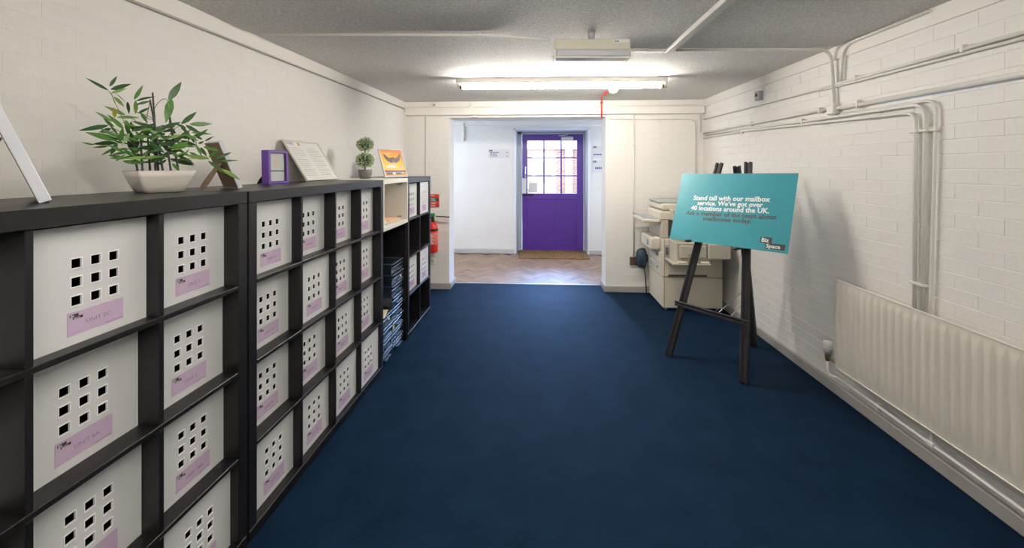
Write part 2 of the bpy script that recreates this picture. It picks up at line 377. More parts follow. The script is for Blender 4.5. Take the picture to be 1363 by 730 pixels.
# ledges (concrete bands) below the ceiling
struct(MB().bbox(XR - .008, XR + .01, YF, YB, 2.349, ZC, .003).build('trim_1', m_ledge))
o = struct(MB().bbox(0.0, 8.0, -.01, .006, 2.352, ZC, .003).build('trim_2', m_ledge)); o.location = wl.location; o.rotation_euler = wl.rotation_euler
struct(MB().bbox(-1.72, XR, YB - .012, YB + .01, 2.372, ZC, .003).build('trim_3', m_ledge))
# box trunking across the back wall
tr = thing('cable_trunking', 'long white box trunking running above the lobby opening from wall to wall', 'trunking', (0, YB, 0))
MB().bbox(-1.70, XR - .012, -.055, 0.006, 2.262, 2.358, .004).build('trunking_body', m_ledge, tr)
MB().bbox(-1.70, XR - .012, -.060, -.048, 2.266, 2.354, .003).build('trunking_lid', m_ledge, tr)
MB().bbox(-.86, -.82, -.03, .004, 2.358, 2.437, .003).build('riser', m_pipe, tr)
# skirtings
struct(MB().bbox(XR - .022, XR + .01, YF, YB, 0, .078, .006).build('baseboard_right', m_skirt))
t = MB(); t.bbox(-1.70, XO0 + .022, YB - .022, YB + .01, 0, .08, .006); t.bbox(XO0 - .005, XO0 + .022, YB - .02, YB + .31, 0, .08, .006)
t.bbox(XO1 - .022, XR - .02, YB - .022, YB + .01, 0, .08, .006); t.bbox(XO1 - .022, XO1 + .005, YB - .02, YB + .31, 0, .08, .006)
struct(t.build('baseboard_back', m_skirt))
o = struct(MB().bbox(0, 8.0, -.01, .018, 0, .078, .006).build('baseboard_left', m_skirt)); o.location = wl.location; o.rotation_euler = wl.rotation_euler

# ------------------------------------------------------------------ lobby
YL = 7.66; LX0, LX1 = -2.9, 2.5
lf = struct(MB().box(LX0, LX1, 5.70, YL + .45, -.12, -.010).build('floor', mat('dark_screed', (.10, .07, .05), .7)))
# herringbone blocks
bw, bl = .075, .30; ca, sa_ = math.cos(PI / 4), math.sin(PI / 4)
blkH = MB().bbox(-bl / 2 + .001, bl / 2 - .001, -bw / 2 + .001, bw / 2 - .001, -.010, 0, .0015).mesh('wood_block', m_parq)
cells = []
for i in range(-70, 70):
    for j in range(-70, 70):
        r = (i - j) % 8
        if r == 0: cx_, cy_, ro = (i + 2) * bw, (j + .5) * bw, 0.0
        elif r == 4: cx_, cy_, ro = (i + .5) * bw, (j - 1) * bw, PI / 2   # top cell j, spans down 4
        else: continue
        X = cx_ * ca - cy_ * sa_; Y = cx_ * sa_ + cy_ * ca; X += 0; Y += 6.8
        if LX0 + .1 < X < LX1 - .1 and 5.62 < Y < YL + .42:
            if Y > YL - .05 and not (-.40 < X < .95): continue
            q = proj((X, Y, 0)); cells.append((0 if (q and 590 < q[0] < 815) else 1, Y, X, ro + PI / 4))
cells.sort(); rest = MB()
for n, (v_, Y, X, ro) in enumerate(cells):
    dz = random.uniform(-.0035, -.0022)
    if n < 300: link('wood_block', blkH, lf, (X, Y, dz), (0, 0, ro))
    else:
        Mx = Matrix.Translation((X, Y, dz)) @ Matrix.Rotation(ro, 4, 'Z'); rest.add([Mx @ v.co for v in blkH.vertices], [tuple(p.vertices) for p in blkH.polygons])
rest.build('wood_block', m_parq, lf)['kind'] = 'stuff'
struct(MB().box(LX0, LX1, YB + .3, YL + .45, ZC, ZC + .12).build('ceiling', mat('lobby_ceiling_paint', (.72, .72, .72), .7, .2, 30)))
struct(MB().bbox(XO0, XO1, 5.675, 5.705, -.02, .004, .002).build('trim_4', m_metal))
# lobby far wall with the doorway
t = MB(); DX0, DX1, DZ = -.36, .935, 2.265
t.box(-LX1, -DX1, -.36, -.0014, -.05, ZC + .02); t.box(-DX0, -LX0, -.36, -.0014, -.05, ZC + .02); t.box(-DX1, -DX0, -.36, -.0014, DZ, ZC + .02)
lw = struct(t.build('wall_far', m_lobby)); lw.location = (0, YL, 0); lw.rotation_euler = (0, 0, PI)
brickwork(lw, -LX1, -DX1 - .05, 0, 2.32, m_lobby, .0016, 0, singles=False); brickwork(lw, -DX0 + .05, -LX0, 0, 2.32, m_lobby, .0016, 0, singles=False)
struct(MB().bbox(LX0, LX1, YL - .012, YL + .01, 2.336, ZC, .003).build('trim_5', m_lobby))
t = MB(); t.bbox(LX0, DX0 - .03, YL - .022, YL + .01, 0, .085, .006); t.bbox(DX1 + .03, LX1, YL - .022, YL + .01, 0, .085, .006)
struct(t.build('baseboard_far', mat('pale_grey_skirting', (.5, .5, .52), .4)))
# side walls with unseen windows, added for extra daylight in the lobby
def sidewall(name, X, sgn, y0, y1, z0, z1):
    t = MB(); a, b = (X - .15, X) if sgn < 0 else (X, X + .15)
    t.box(a, b, 5.6, y0, -.05, ZC + .02); t.box(a, b, y1, YL + .3, -.05, ZC + .02); t.box(a, b, y0, y1, -.05, z0); t.box(a, b, y0, y1, z1, ZC + .02)
    struct(t.build(name, m_lobby))
sidewall('wall_lobby_left', LX0, -1, 6.0, 7.3, .9, 2.15); sidewall('wall_lobby_right', LX1, 1, 6.2, 7.3, .9, 2.15)
for n, X, y0, y1 in ((1, LX0 - .075, 6.0, 7.3), (2, LX1 + .075, 6.2, 7.3)):
    wn = bpy.data.objects.new('window_%d' % n, None); C.objects.link(wn); wn.location = (X, (y0 + y1) / 2, 1.525); struct(wn); hy = (y1 - y0) / 2; hz = .625  # unseen windows, put in to let more daylight into the lobby
    t = MB()
    for ya in (-hy, 0, hy - .05): t.bbox(-.03, .03, ya, ya + .05, -hz, hz, .004)
    for za in (-hz, hz - .05): t.bbox(-.03, .03, -hy, hy, za, za + .05, .004)
    t.build('window_frame', m_extwhite, wn)
    MB().box(-.003, .003, -hy + .04, .01, -hz + .04, hz - .04).build('window_pane', m_glass, wn); MB().box(-.003, .003, .04, hy - .04, -hz + .04, hz - .04).build('window_pane', m_glass, wn)
struct(MB().box(LX0 - .1, -1.75, YB + .05, YB + .3, -.05, ZC + .02).build('wall_lobby_near', m_lobby)); struct(MB().box(2.2, LX1 + .1, YB + .05, YB + .3, -.05, ZC + .02).build('wall_lobby_near', m_lobby))
# door reveal lining and bead
m_jamb = mat('grey_blue_jamb_paint', (.40, .44, .50), .4)
t = MB(); t.bbox(DX0 - .012, DX0 + .012, YL - .004, YL + .36, 0, DZ + .012, .003); t.bbox(DX1 - .012, DX1 + .012, YL - .004, YL + .36, 0, DZ + .012, .003); t.bbox(DX0 - .012, DX1 + .012, YL - .004, YL + .36, DZ - .012, DZ + .012, .003)
struct(t.build('trim_6', m_jamb))
t = MB(); t.bbox(DX0 - .035, DX0 - .004, YL - .018, YL + .004, 0, DZ + .035, .004); t.bbox(DX1 + .004, DX1 + .035, YL - .018, YL + .004, 0, DZ + .035, .004); t.bbox(DX0 - .035, DX1 + .035, YL - .018, YL + .004, DZ + .004, DZ + .035, .004)
struct(t.build('trim_7', mat('white_gloss_bead', (.72, .76, .82), .25)))
# the purple door
YD = 7.95; dx0, dx1, dz0, dz1 = -.262, .888, .012, 2.215
door = bpy.data.objects.new('door_1', None); C.objects.link(door); door.location = (0, YD, 0); struct(door)
t = MB(); t.bbox(DX0 + .01, dx0 - .004, -.01, .09, 0, DZ - .01, .004); t.bbox(dx1 + .004, DX1 - .01, -.01, .09, 0, DZ - .01, .004); t.bbox(DX0 + .01, DX1 - .01, -.01, .09, dz1 + .004, DZ - .01, .004)
t.build('door_frame', m_jamb, door)
gx = [(-.163, .137), (.165, .463), (.491, .773)]; gz = [(1.092, 1.413), (1.437, 1.758), (1.779, 2.091)]
leaf = MB(); leaf.bbox(dx0, gx[0][0], 0, .045, dz0, dz1, .003); leaf.bbox(gx[2][1], dx1, 0, .045, dz0, dz1, .003)
leaf.bbox(gx[0][0], gx[2][1], 0, .045, gz[2][1], dz1, .003); leaf.bbox(gx[0][0], gx[2][1], 0, .045, .98, gz[0][0], .003); leaf.bbox(gx[0][0], gx[2][1], 0, .045, dz0, .10, .003)
lo = leaf.build('door_leaf', m_purple, door)
MB().bbox(gx[0][0], .335, .010, .035, .10, .98, .003).build('door_panel', m_purple, door); MB().bbox(.375, gx[2][1], .010, .035, .10, .98, .003).build('door_panel', m_purple, door)
MB().bbox(.333, .377, .001, .044, .10, .98, .003).build('muntin', m_purple, door)
for a, b in ((gx[0][1], gx[1][0]), (gx[1][1], gx[2][0])): MB().bbox(a, b, .0, .045, gz[0][0], gz[2][1], .004).build('glazing_bar', m_purple, door)
for a, b in ((gz[0][1], gz[1][0]), (gz[1][1], gz[2][0])): MB().bbox(gx[0][0], gx[2][1], .003, .042, a, b, .004).build('glazing_bar', m_purple, door)
for a, b in gx:
    for c_, d_ in gz: MB().box(a - .004, b + .004, .020, .025, c_ - .004, d_ + .004).build('pane', m_glass, door)
hd = MB(); hd.tube([(-.205, -.05, 1.36), (-.205, -.05, 1.60)], .013, 10); hd.tube([(-.205, 0, 1.40), (-.205, -.05, 1.40)], .009, 8); hd.tube([(-.205, 0, 1.56), (-.205, -.05, 1.56)], .009, 8)
hd.build('pull_handle', m_chrome, door)
MB().bbox(-.262, -.185, -.035, .002, 1.09, 1.38, .006).build('lock_case', m_extwhite, door)['label'] = 'white lock case'
t = MB(); t.bbox(-.262, -.04, -.03, .002, 1.045, 1.072, .004); t.bbox(-.09, -.06, -.05, -.02, 1.05, 1.066, .004); t.build('latch_bar', m_void, door)
t = MB(); t.bbox(.475, .70, -.055, .0, 2.105, 2.150, .005); t.build('door_closer', m_wlam, door)
t = MB(); t.tube([(.69, -.05, 2.16), (.42, -.12, 2.175), (.60, -.01, 2.20)], .007, 6, smooth=False); t.build('closer_arm', m_metal, door)
tg = thing('notice_sheet', 'white paper sheet taped inside the lower left pane of the purple door', 'sheet', (-.06, YD + .016, 1.105))
MB().box(-.075, .085, -.001, .001, 0, .19).build('paper', m_paper, tg)
# doormat
dm = MB().bbox(-.30, .93, 7.25, 7.96, .0, .014, .004).build('doormat', m_mat); tag(dm, 'brown coir doormat lying in front of the purple door', 'mat')

# ------------------------------------------------------------------ outside, seen through the panes
struct(MB().box(-14, 16, YL + .45, 30, -.22, -.10).build('ground', m_exttile))
bd = thing('brick_building', 'red brick building with a white double door seen through the glazed purple door', 'building', (0.4, 15.0, -.1))
MB().box(-6.0, 1.25, 0, .3, 0, 2.32).build('wall', m_fbrick, bd)
MB().box(.62, .88, -.35, 0, 0, 2.32).build('brick_pier', m_fbrick, bd)
MB().bbox(-6.2, 1.35, -.25, .4, 2.32, 2.62, .02).build('fascia', m_extwhite, bd)
MB().box(1.25, 8, -.4, .3, 0, 3.4).build('wall', m_extwhite, bd); MB().box(1.25, 1.45, -.46, -.38, 0, 2.2).build('brick_pier', m_fbrick, bd)
d = MB().bbox(-.55, .30, -.06, .02, 0, 2.22, .01).build('door_surround', m_extwhite, bd)
for k in range(2): MB().bbox(-.40 + k * .30, -.16 + k * .30, -.10, -.03, 1.15, 1.95, .01).build('window', mat('pale_glazing', (.35, .42, .48), .15), bd)
MB().bbox(-.42, .17, -.09, -.03, .0, 1.0, .01).build('door_panel', m_extwhite, bd)
f = MB().bbox(1.5, 1.95, -.48, -.38, .9, 2.2, .01).build('window_frame', m_extwhite, bd); MB().bbox(1.58, 1.87, -.50, -.42, 1.0, 2.1, .01).build('pane', mat('pale_glazing', (.35, .42, .48), .15), f)
def shrub(name, label, loc, r, n, group=None, sc=(1, 1, 1)):
    t = thing(name, label, 'shrub', loc, 0, group); rr = random.Random(int(loc[0] * 100)); mbs = [MB(), MB()]
    for i in range(n):
        p = Vector((rr.gauss(0, 1), rr.gauss(0, 1), rr.gauss(0, 1))).normalized() * r * rr.uniform(.55, 1); p = Vector((p.x * sc[0], p.y * sc[1], abs(p.z) * sc[2] + .02))
        q = Euler((rr.uniform(0, 6), rr.uniform(0, 6), rr.uniform(0, 6))).to_matrix(); w_ = r * .09
        mbs[i % 2].add([p + q @ Vector(v) * w_ for v in ((-1, 0, 0), (0, -.6, .1), (1.3, 0, 0), (0, .6, .1))], [(0, 1, 2), (0, 2, 3)])
    mbs[0].build('foliage', m_hedge[0], t)['kind'] = 'stuff'; mbs[1].build('foliage', m_hedge[1], t)['kind'] = 'stuff'
    MB().tube([(0, 0, 0), (0, 0, r * .7 * sc[2])], .04, 6).build('stem', m_twig, t); return t
shrub('shrub', 'green shrub outside at left below the brick wall, seen through the door glass', (-.55, 14.3, -.1), .45, 900, sc=(1, 1, 3.2))
hg = shrub('hedge', 'row of green foliage above the roofline, seen through the top panes', (-.8, 17.5, 1.9), 1.0, 2600, sc=(4.5, .6, 1.5))
for kx in (-3.2, -1.0, 1.2, 3.2): MB().tube([(kx, 0, -2.0), (kx, 0, .3)], .06, 6).build('stem', m_twig, hg)
pl = thing('planter', 'grey stone planter trough standing outside the white door, seen through the glass', 'planter', (.45, 13.6, -.1))
MB().bbox(-.6, .6, -.2, .2, 0, .78, .03).build('trough', m_stucco, pl); MB().bbox(-.64, .64, -.14, .14, .76, .80, .01).build('soil', m_soil, pl)

# ------------------------------------------------------------------ shelf units along the left wall
SA = 0.0148; S0 = Vector((-1.2097, 1.6991, 0)); TX = math.sin(SA); TY = math.cos(SA)
SH = 1.4925; SD = 0.50
def spt(t, d=0, z=0): return Vector((S0.x + t * TX - d * TY, S0.y + t * TY + d * TX, z))
def shelf_unit(label, t0, ncol, x_back=-SD):
    n = thing('shelf_unit', label, 'shelf', spt(t0), -SA, 'black cube shelf units along the left wall')
    Wd = .1 + ncol * .3525 - .0175
    MB().bbox(x_back, 0, 0, Wd, SH - .05, SH, .0025).build('top_board', m_black, n)
    MB().bbox(x_back, 0, 0, Wd, 0, .05, .0025).build('bottom_board', m_black, n)
    for y in (0, Wd - .05): MB().bbox(x_back, 0, y, y + .05, .05, SH - .05, .0025).build('side_panel', m_black, n)
    MB().box(x_back, x_back + .006, .05, Wd - .05, .05, SH - .05).build('back_panel', m_void, n)
    for k in range(1, 4): MB().bbox(x_back + .006, -.001, .05, Wd - .05, .05 + k * .3525 - .0175, .05 + k * .3525, .002).build('shelf_board', m_black, n)
    for c in range(1, ncol):
        for k in range(4): MB().bbox(x_back + .006, -.002, .05 + c * .3525 - .0175, .05 + c * .3525, .05 + k * .3525, .05 + k * .3525 + .335, .002).build('divider', m_black, n)
    return n
shelf_unit('nearest black four-by-four cube shelf unit, under the bamboo plant', -1.5025, 4)
shelf_unit('middle black four-by-four cube shelf unit, under the purple photo frame', 0.0, 4)
shelf_unit('far narrow black cube shelf unit, two columns wide, next to the fire extinguisher', 2.089, 2)
# open black surround between the units
ob = thing('open_cabinet', 'open black cabinet bay holding the stacked letter trays under the white wall cabinet', 'cabinet', spt(1.4945), -SA)
GW = .592
MB().bbox(-SD, -.012, 0, .018, 0, 1.085, .002).build('side_panel', m_black, ob); MB().bbox(-SD, -.012, GW - .018, GW, 0, 1.085, .002).build('side_panel', m_black, ob)
MB().bbox(-SD, -.03, .018, GW - .018, 1.067, 1.085, .002).build('top_board', m_black, ob); MB().box(-SD, -SD + .006, .018, GW - .018, 0, 1.067).build('back_panel', m_void, ob)
wc = thing('wall_cabinet', 'open white cube cabinet with loose papers inside, set between the black units', 'cabinet', spt(1.4965, 0, 1.0855), -SA)
GW2 = .590; ch = SH - 1.0855
MB().bbox(-SD, .002, 0, .018, 0, ch, .002).build('side_panel', m_wlam, wc); MB().bbox(-SD, .002, GW2 - .018, GW2, 0, ch, .002).build('side_panel', m_wlam, wc)
MB().bbox(-SD, .002, .018, GW2 - .018, ch - .035, ch, .002).build('top_board', m_wlam, wc); MB().bbox(-SD, .002, .018, GW2 - .018, 0, .032, .002).build('bottom_board', m_wlam, wc)
MB().box(-SD, -SD + .005, .018, GW2 - .018, .032, ch - .035).build('back_panel', m_wlam, wc)
for k in range(7): MB().tube([(-.06, GW2 - .019, .07 + k * .04), (-.06, GW2 - .0165, .07 + k * .04)], .003, 6).build('pin_hole', m_grey, wc)
for z in (.05, ch - .06): MB().bbox(-.09, -.05, GW2 - .026, GW2 - .017, z, z + .012, .002).build('bracket', m_grey, wc)
for n, (lab, y0, y1, x0, x1, z, m, rz) in enumerate((('lowest grey printed sheets lying in the white cabinet', .04, .30, -.30, -.04, .0, m_textsm, .10), ('manila folder lying flat in the white cabinet', .12, .46, -.32, -.05, .006, m_cream, -.12),
        ('white leaflets stacked on the manila folder in the white cabinet', .10, .36, -.33, -.09, .011, m_paper, .15), ('orange-edged brochure at the right of the papers in the white cabinet', .30, .52, -.28, -.05, .013, m_peach, -.2), ('topmost white booklet on the papers in the white cabinet', .12, .33, -.30, -.12, .020, m_paper, -.25))):
    p = spt(1.4965 + (y0 + y1) / 2, -(x0 + x1) / 2, 1.0855 + .0325 + z); hx, hy = (x1 - x0) / 2, (y1 - y0) / 2
    o = MB().bbox(-hx, hx, -hy, hy, 0, .0055 if n != 2 else .008, .0008).build('paper_stack', m); o.location = p; o.rotation_euler = (0, 0, -SA + rz * .3); tag(o, lab, 'papers')

# mailboxes: white board fronts with nine square holes and a lilac label
BW, BH = .331, .326
def front_mesh(shift):
    key = ('front', round(shift, 3))
    if key in BRK: return BRK[key]
    hs = .0128; cy = [shift - .05 + .05 * i for i in range(3)]; cz = [.119 + .0515 * j for j in range(3)]; x0, x1 = -.004, 0
    ys = [-BW / 2]; zs = [0]
    for c in cy: ys += [c - hs, c + hs]
    for c in cz: zs += [c - hs, c + hs]
    ys.append(BW / 2); zs.append(BH); mb = MB()
    for i in range(len(ys) - 1):
        for j in range(len(zs) - 1):
            if i % 2 == 1 and j % 2 == 1:
                a, b, c, d = ys[i], ys[i + 1], zs[j], zs[j + 1]
                mb.add([(x0, a, c), (x1, a, c), (x0, b, c), (x1, b, c), (x0, b, d), (x1, b, d), (x0, a, d), (x1, a, d)], [(0, 2, 3, 1), (2, 4, 5, 3), (4, 6, 7, 5), (6, 0, 1, 7)])
            else:
                a, b, c, d = ys[i], ys[i + 1], zs[j], zs[j + 1]
                mb.add([(x1, a, c), (x1, b, c), (x1, b, d), (x1, a, d)], [(0, 1, 2, 3)]); mb.add([(x0, a, c), (x0, b, c), (x0, b, d), (x0, a, d)], [(3, 2, 1, 0)])
    a, b = -BW / 2, BW / 2
    mb.add([(x0, a, 0), (x1, a, 0), (x0, b, 0), (x1, b, 0), (x0, b, BH), (x1, b, BH), (x0, a, BH), (x1, a, BH)], [(0, 2, 3, 1), (2, 4, 5, 3), (4, 6, 7, 5), (6, 0, 1, 7)])
    me = bpy.data.meshes.new('front_panel'); me.from_pydata(mb.v, [], mb.f); me.materials.append(m_white); me.update(); BRK[key] = me; return me
t = MB(); o_, i_ = .0158, .0126
for a, b, c, d in ((-o_, o_, i_, o_), (-o_, o_, -o_, -i_), (-o_, -i_, -i_, i_), (i_, o_, -i_, i_)): t.bbox(-.0045, .0020, a, b, c, d, .0008)
rim_me = t.mesh('hole_rim', mat('bright_white_rim', (.86, .86, .87), .4))
t = MB(); D_ = .33
t.box(-D_, -.0045, -BW / 2, -BW / 2 + .003, 0, BH); t.box(-D_, -.0045, BW / 2 - .003, BW / 2, 0, BH); t.box(-D_, -.0045, -BW / 2 + .003, BW / 2 - .003, 0, .003)
t.box(-D_, -.0045, -BW / 2 + .003, BW / 2 - .003, BH - .003, BH); t.box(-D_, -D_ + .003, -BW / 2 + .003, BW / 2 - .003, .003, BH - .003)
body_me = t.mesh('box_body', m_void)
rl = random.Random(3); pts = [(-.0755, .0)]
lab_pts = []
for i in range(9): lab_pts.append((-.0755 + .151 * i / 8, .026 + rl.uniform(-.0012, .0012)))
for i in range(9): lab_pts.append((.0755 - .151 * i / 8, .089 + rl.uniform(-.0012, .0012)))
label_me = MB().prism(lab_pts, .0003, .0011, 'x').mesh('label_card', m_lilac)
t = MB(); t.box(.0011, .0016, -.070, -.048, .0765, .0835); t.box(.0011, .0016, -.062, -.037, .0685, .0758); tag_me = t.mesh('logo_tag', m_signbox)
t = MB(); t.box(.0011, .0014, .025, .072, .0295, .0312); line_me = t.mesh('small_print', m_textg)
biz_s = textmesh('Biz', .0075, m_signwhite, 0, .0002); spc_s = textmesh('Space', .0070, m_signwhite, 0, .0002)
def mailbox(row, t0, d, shift, txt, label, group):
    """row 1 is the top row; t0 = near edge of the cell along the shelves"""
    r = 4 - row; n = thing('mailbox', label, 'mailbox', spt(t0 + .1675, d, .05 + r * .3525 + .0005), -SA, group)
    link('front_panel', front_mesh(shift), n); link('box_body', body_me, n)
    for j in range(3):
        for i in range(3): link('hole_rim', rim_me, n, (0, shift - .05 + .05 * i, .119 + .0515 * j))
    lb = link('label_card', label_me, n, (0, shift + .003, 0))
    link('logo_tag', tag_me, lb); link('lettering', biz_s, lb, (.0018, -.0685, .0773)); link('lettering', spc_s, lb, (.0018, -.0608, .0697)); link('small_print', line_me, lb)
    link('lettering', textmesh(txt, .0155, m_textg, -.0001, .0002, 'CENTER', 1.15), lb, (.0014, .004, .049))
    return n
RW = ('top', 'second', 'third', 'bottom'); CL = ('first', 'second', 'third', 'fourth')
U1T = -1.5025 + .05; g = 'white mailboxes in the cube shelves'
T1 = {(1, 2): 'UNIT 2C', (2, 2): 'UNIT 6A', (3, 2): 'UNIT 9', (4, 2): 'UNIT 12', (1, 3): 'UNIT 3', (2, 3): 'UNIT 7', (3, 3): 'UNIT 10A', (4, 3): 'UNIT 14'}
D1 = {2: (.046, .075, .063, .059), 3: (.063, .069, .065, .036)}; SF1 = {2: (.011, .005, .0095, .008), 3: (.012, .003, .015, .012)}
for c, pos in ((2, 'left'), (3, 'right')):
    for r in range(1, 5):
        tx = T1[(r, c)]
        mailbox(r, U1T + c * .3525, D1[c][r - 1], SF1[c][r - 1], tx, 'white mailbox labelled %s, %s row, %s-hand full column of the nearest shelf unit' % (tx, RW[r - 1], pos), g)
for r in range(1, 5): mailbox(r, U1T + .3525, .10, .005, 'UNIT %d' % r, 'white mailbox barely showing in the column cut off at left edge, %s row' % RW[r - 1], g)
D2 = [(.052, .07, .07, .044), (.069, .039, .062, .041), (.07, .064, .048, .032), (.063, .066, .058, .020)]
S2 = [(-.002, .006, .003, .010), (-.002, .002, -.003, .008), (.002, .008, .0015, -.006), (.005, .014, .0055, -.014)]
k = 15
for c in range(4):
    for r in range(1, 5):
        k += 1; mailbox(r, .05 + c * .3525, D2[c][r - 1], S2[c][r - 1], 'UNIT %d' % k, 'white mailbox in the %s row, %s column of the middle shelf unit' % (RW[r - 1], CL[c]), g)
for c in range(2):
    for r in (1, 3):
        k += 1; mailbox(r, 2.089 + .05 + c * .3525, (.034, .012)[c], .0, 'UNIT %d' % k, 'white mailbox in the %s row, %s column of the far narrow shelf unit' % (RW[r - 1], ('left', 'right')[c]), g)

# letter trays stacked on the floor in the open bay
TW, TH, TD = .268, .096, .34
t = MB(); t.bbox(-TD, 0, -TW / 2, TW / 2, 0, .006, .001)
for y in (-TW / 2, TW / 2 - .005): t.bbox(-TD, 0, y, y + .005, .004, TH - .004, .001)
t.bbox(-TD, -TD + .005, -TW / 2, TW / 2, .004, TH - .004, .001); t.bbox(-.006, 0, -TW / 2, TW / 2, .004, .052, .001)
tray_me = t.mesh('tray_body', m_tray)
t = MB(); t.bbox(-TD - .003, .006, -TW / 2 - .003, -TW / 2 + .006, TH - .012, TH - .003, .002); t.bbox(-TD - .003, .006, TW / 2 - .006, TW / 2 + .003, TH - .012, TH - .003, .002)
t.bbox(-.004, .010, -TW / 2, TW / 2, .050, .060, .002); t.bbox(-.004, .016, -TW / 2, TW / 2, TH - .014, TH - .004, .002)
rim2_me = t.mesh('tray_rim', m_trayrim)
t = MB(); t.bbox(.0, .028, -.06, .06, .030, .037, .002); t.bbox(.022, .028, -.06, .06, .022, .037, .002); hnd_me = t.mesh('tray_handle', m_trayrim)
lab2 = MB().box(.0, .0012, -.02, .02, .008, .044)
ly_me, lw_me = lab2.mesh('tray_label', m_yellow), lab2.mesh('tray_label', m_paper)
for st_, (tc_, cnt, nm) in enumerate(((.156, 4, 'lower near'), (.436, 8, 'taller far'))):
    for k in range(cnt):
        n = thing('letter_tray', 'dark blue-grey plastic tray, %s from the floor in the %s tray stack' % (('lowest', 'second', 'third', 'fourth', 'fifth', 'sixth', 'seventh', 'topmost eighth')[k], nm), 'tray', spt(1.4945 + tc_, .045 + (.004 if k % 2 else 0), .0005 + k * TH), -SA, 'plastic letter trays stacked under the white cabinet')
        link('tray_body', tray_me, n); link('tray_rim', rim2_me, n); link('tray_handle', hnd_me, n)
        if (st_, k) in ((0, 1), (1, 2)): link('tray_label', ly_me, n, (0, -.09, 0))['label'] = 'yellow label'
        if (st_, k) in ((0, 3), (1, 6)): link('tray_label', lw_me, n, (0, .09, 0))['label'] = 'white label'
o = MB().bbox(-.10, .12, -.11, .10, 0, .004, .0008).build('envelope', m_cream); o.location = spt(1.4945 + .15, .16, 4 * TH + .001); o.rotation_euler = (0, .0, .2); tag(o, 'manila envelope lying on the lower tray stack, under the white one', 'envelope')
o = MB().bbox(-.09, .09, -.10, .08, 0, .004, .0008).build('envelope', m_paper); o.location = spt(1.4945 + .13, .19, 4 * TH + .0055); o.rotation_euler = (0, 0, -.1); tag(o, 'white envelope on top of the manila one on the lower tray stack', 'envelope')

# ------------------------------------------------------------------ things standing on the shelves
ZT = SH + .0005
def frame_pose(A, wdir, lean):   # A = right-hand bottom corner seen from behind/front; local frame: x = facing, y = width, z = up the frame
    w = Vector((wdir[0], wdir[1], 0)).normalized(); nrm = w.cross(Vector((0, 0, 1)))   # facing
    up = Vector((0, 0, 1)) * math.cos(lean) - nrm * math.sin(lean); f = w.cross(up)
    M = Matrix((f, w, up)).transposed(); return M.to_euler()
def picture_frame(name, label, A, wdir, lean, Wd, Hd, depth, m, back=True, stand=None, bar=.014, cat='frame', lift=0.0):
    n = thing(name, label, cat, (A[0], A[1], ZT + lift), 0, None, frame_pose(A, wdir, lean)); t = MB()
    t.bbox(-depth, 0, 0, bar, 0, Hd, .0015); t.bbox(-depth, 0, Wd - bar, Wd, 0, Hd, .0015); t.bbox(-depth, 0, bar, Wd - bar, 0, bar, .0015); t.bbox(-depth, 0, bar, Wd - bar, Hd - bar, Hd, .0015)
    t.build('frame_moulding', m, n)
    if back: MB().bbox(-depth - .001, -depth * .55, .004, Wd - .004, .004, Hd - .004, .001).build('backing_board', m_mdf, n)
    return n
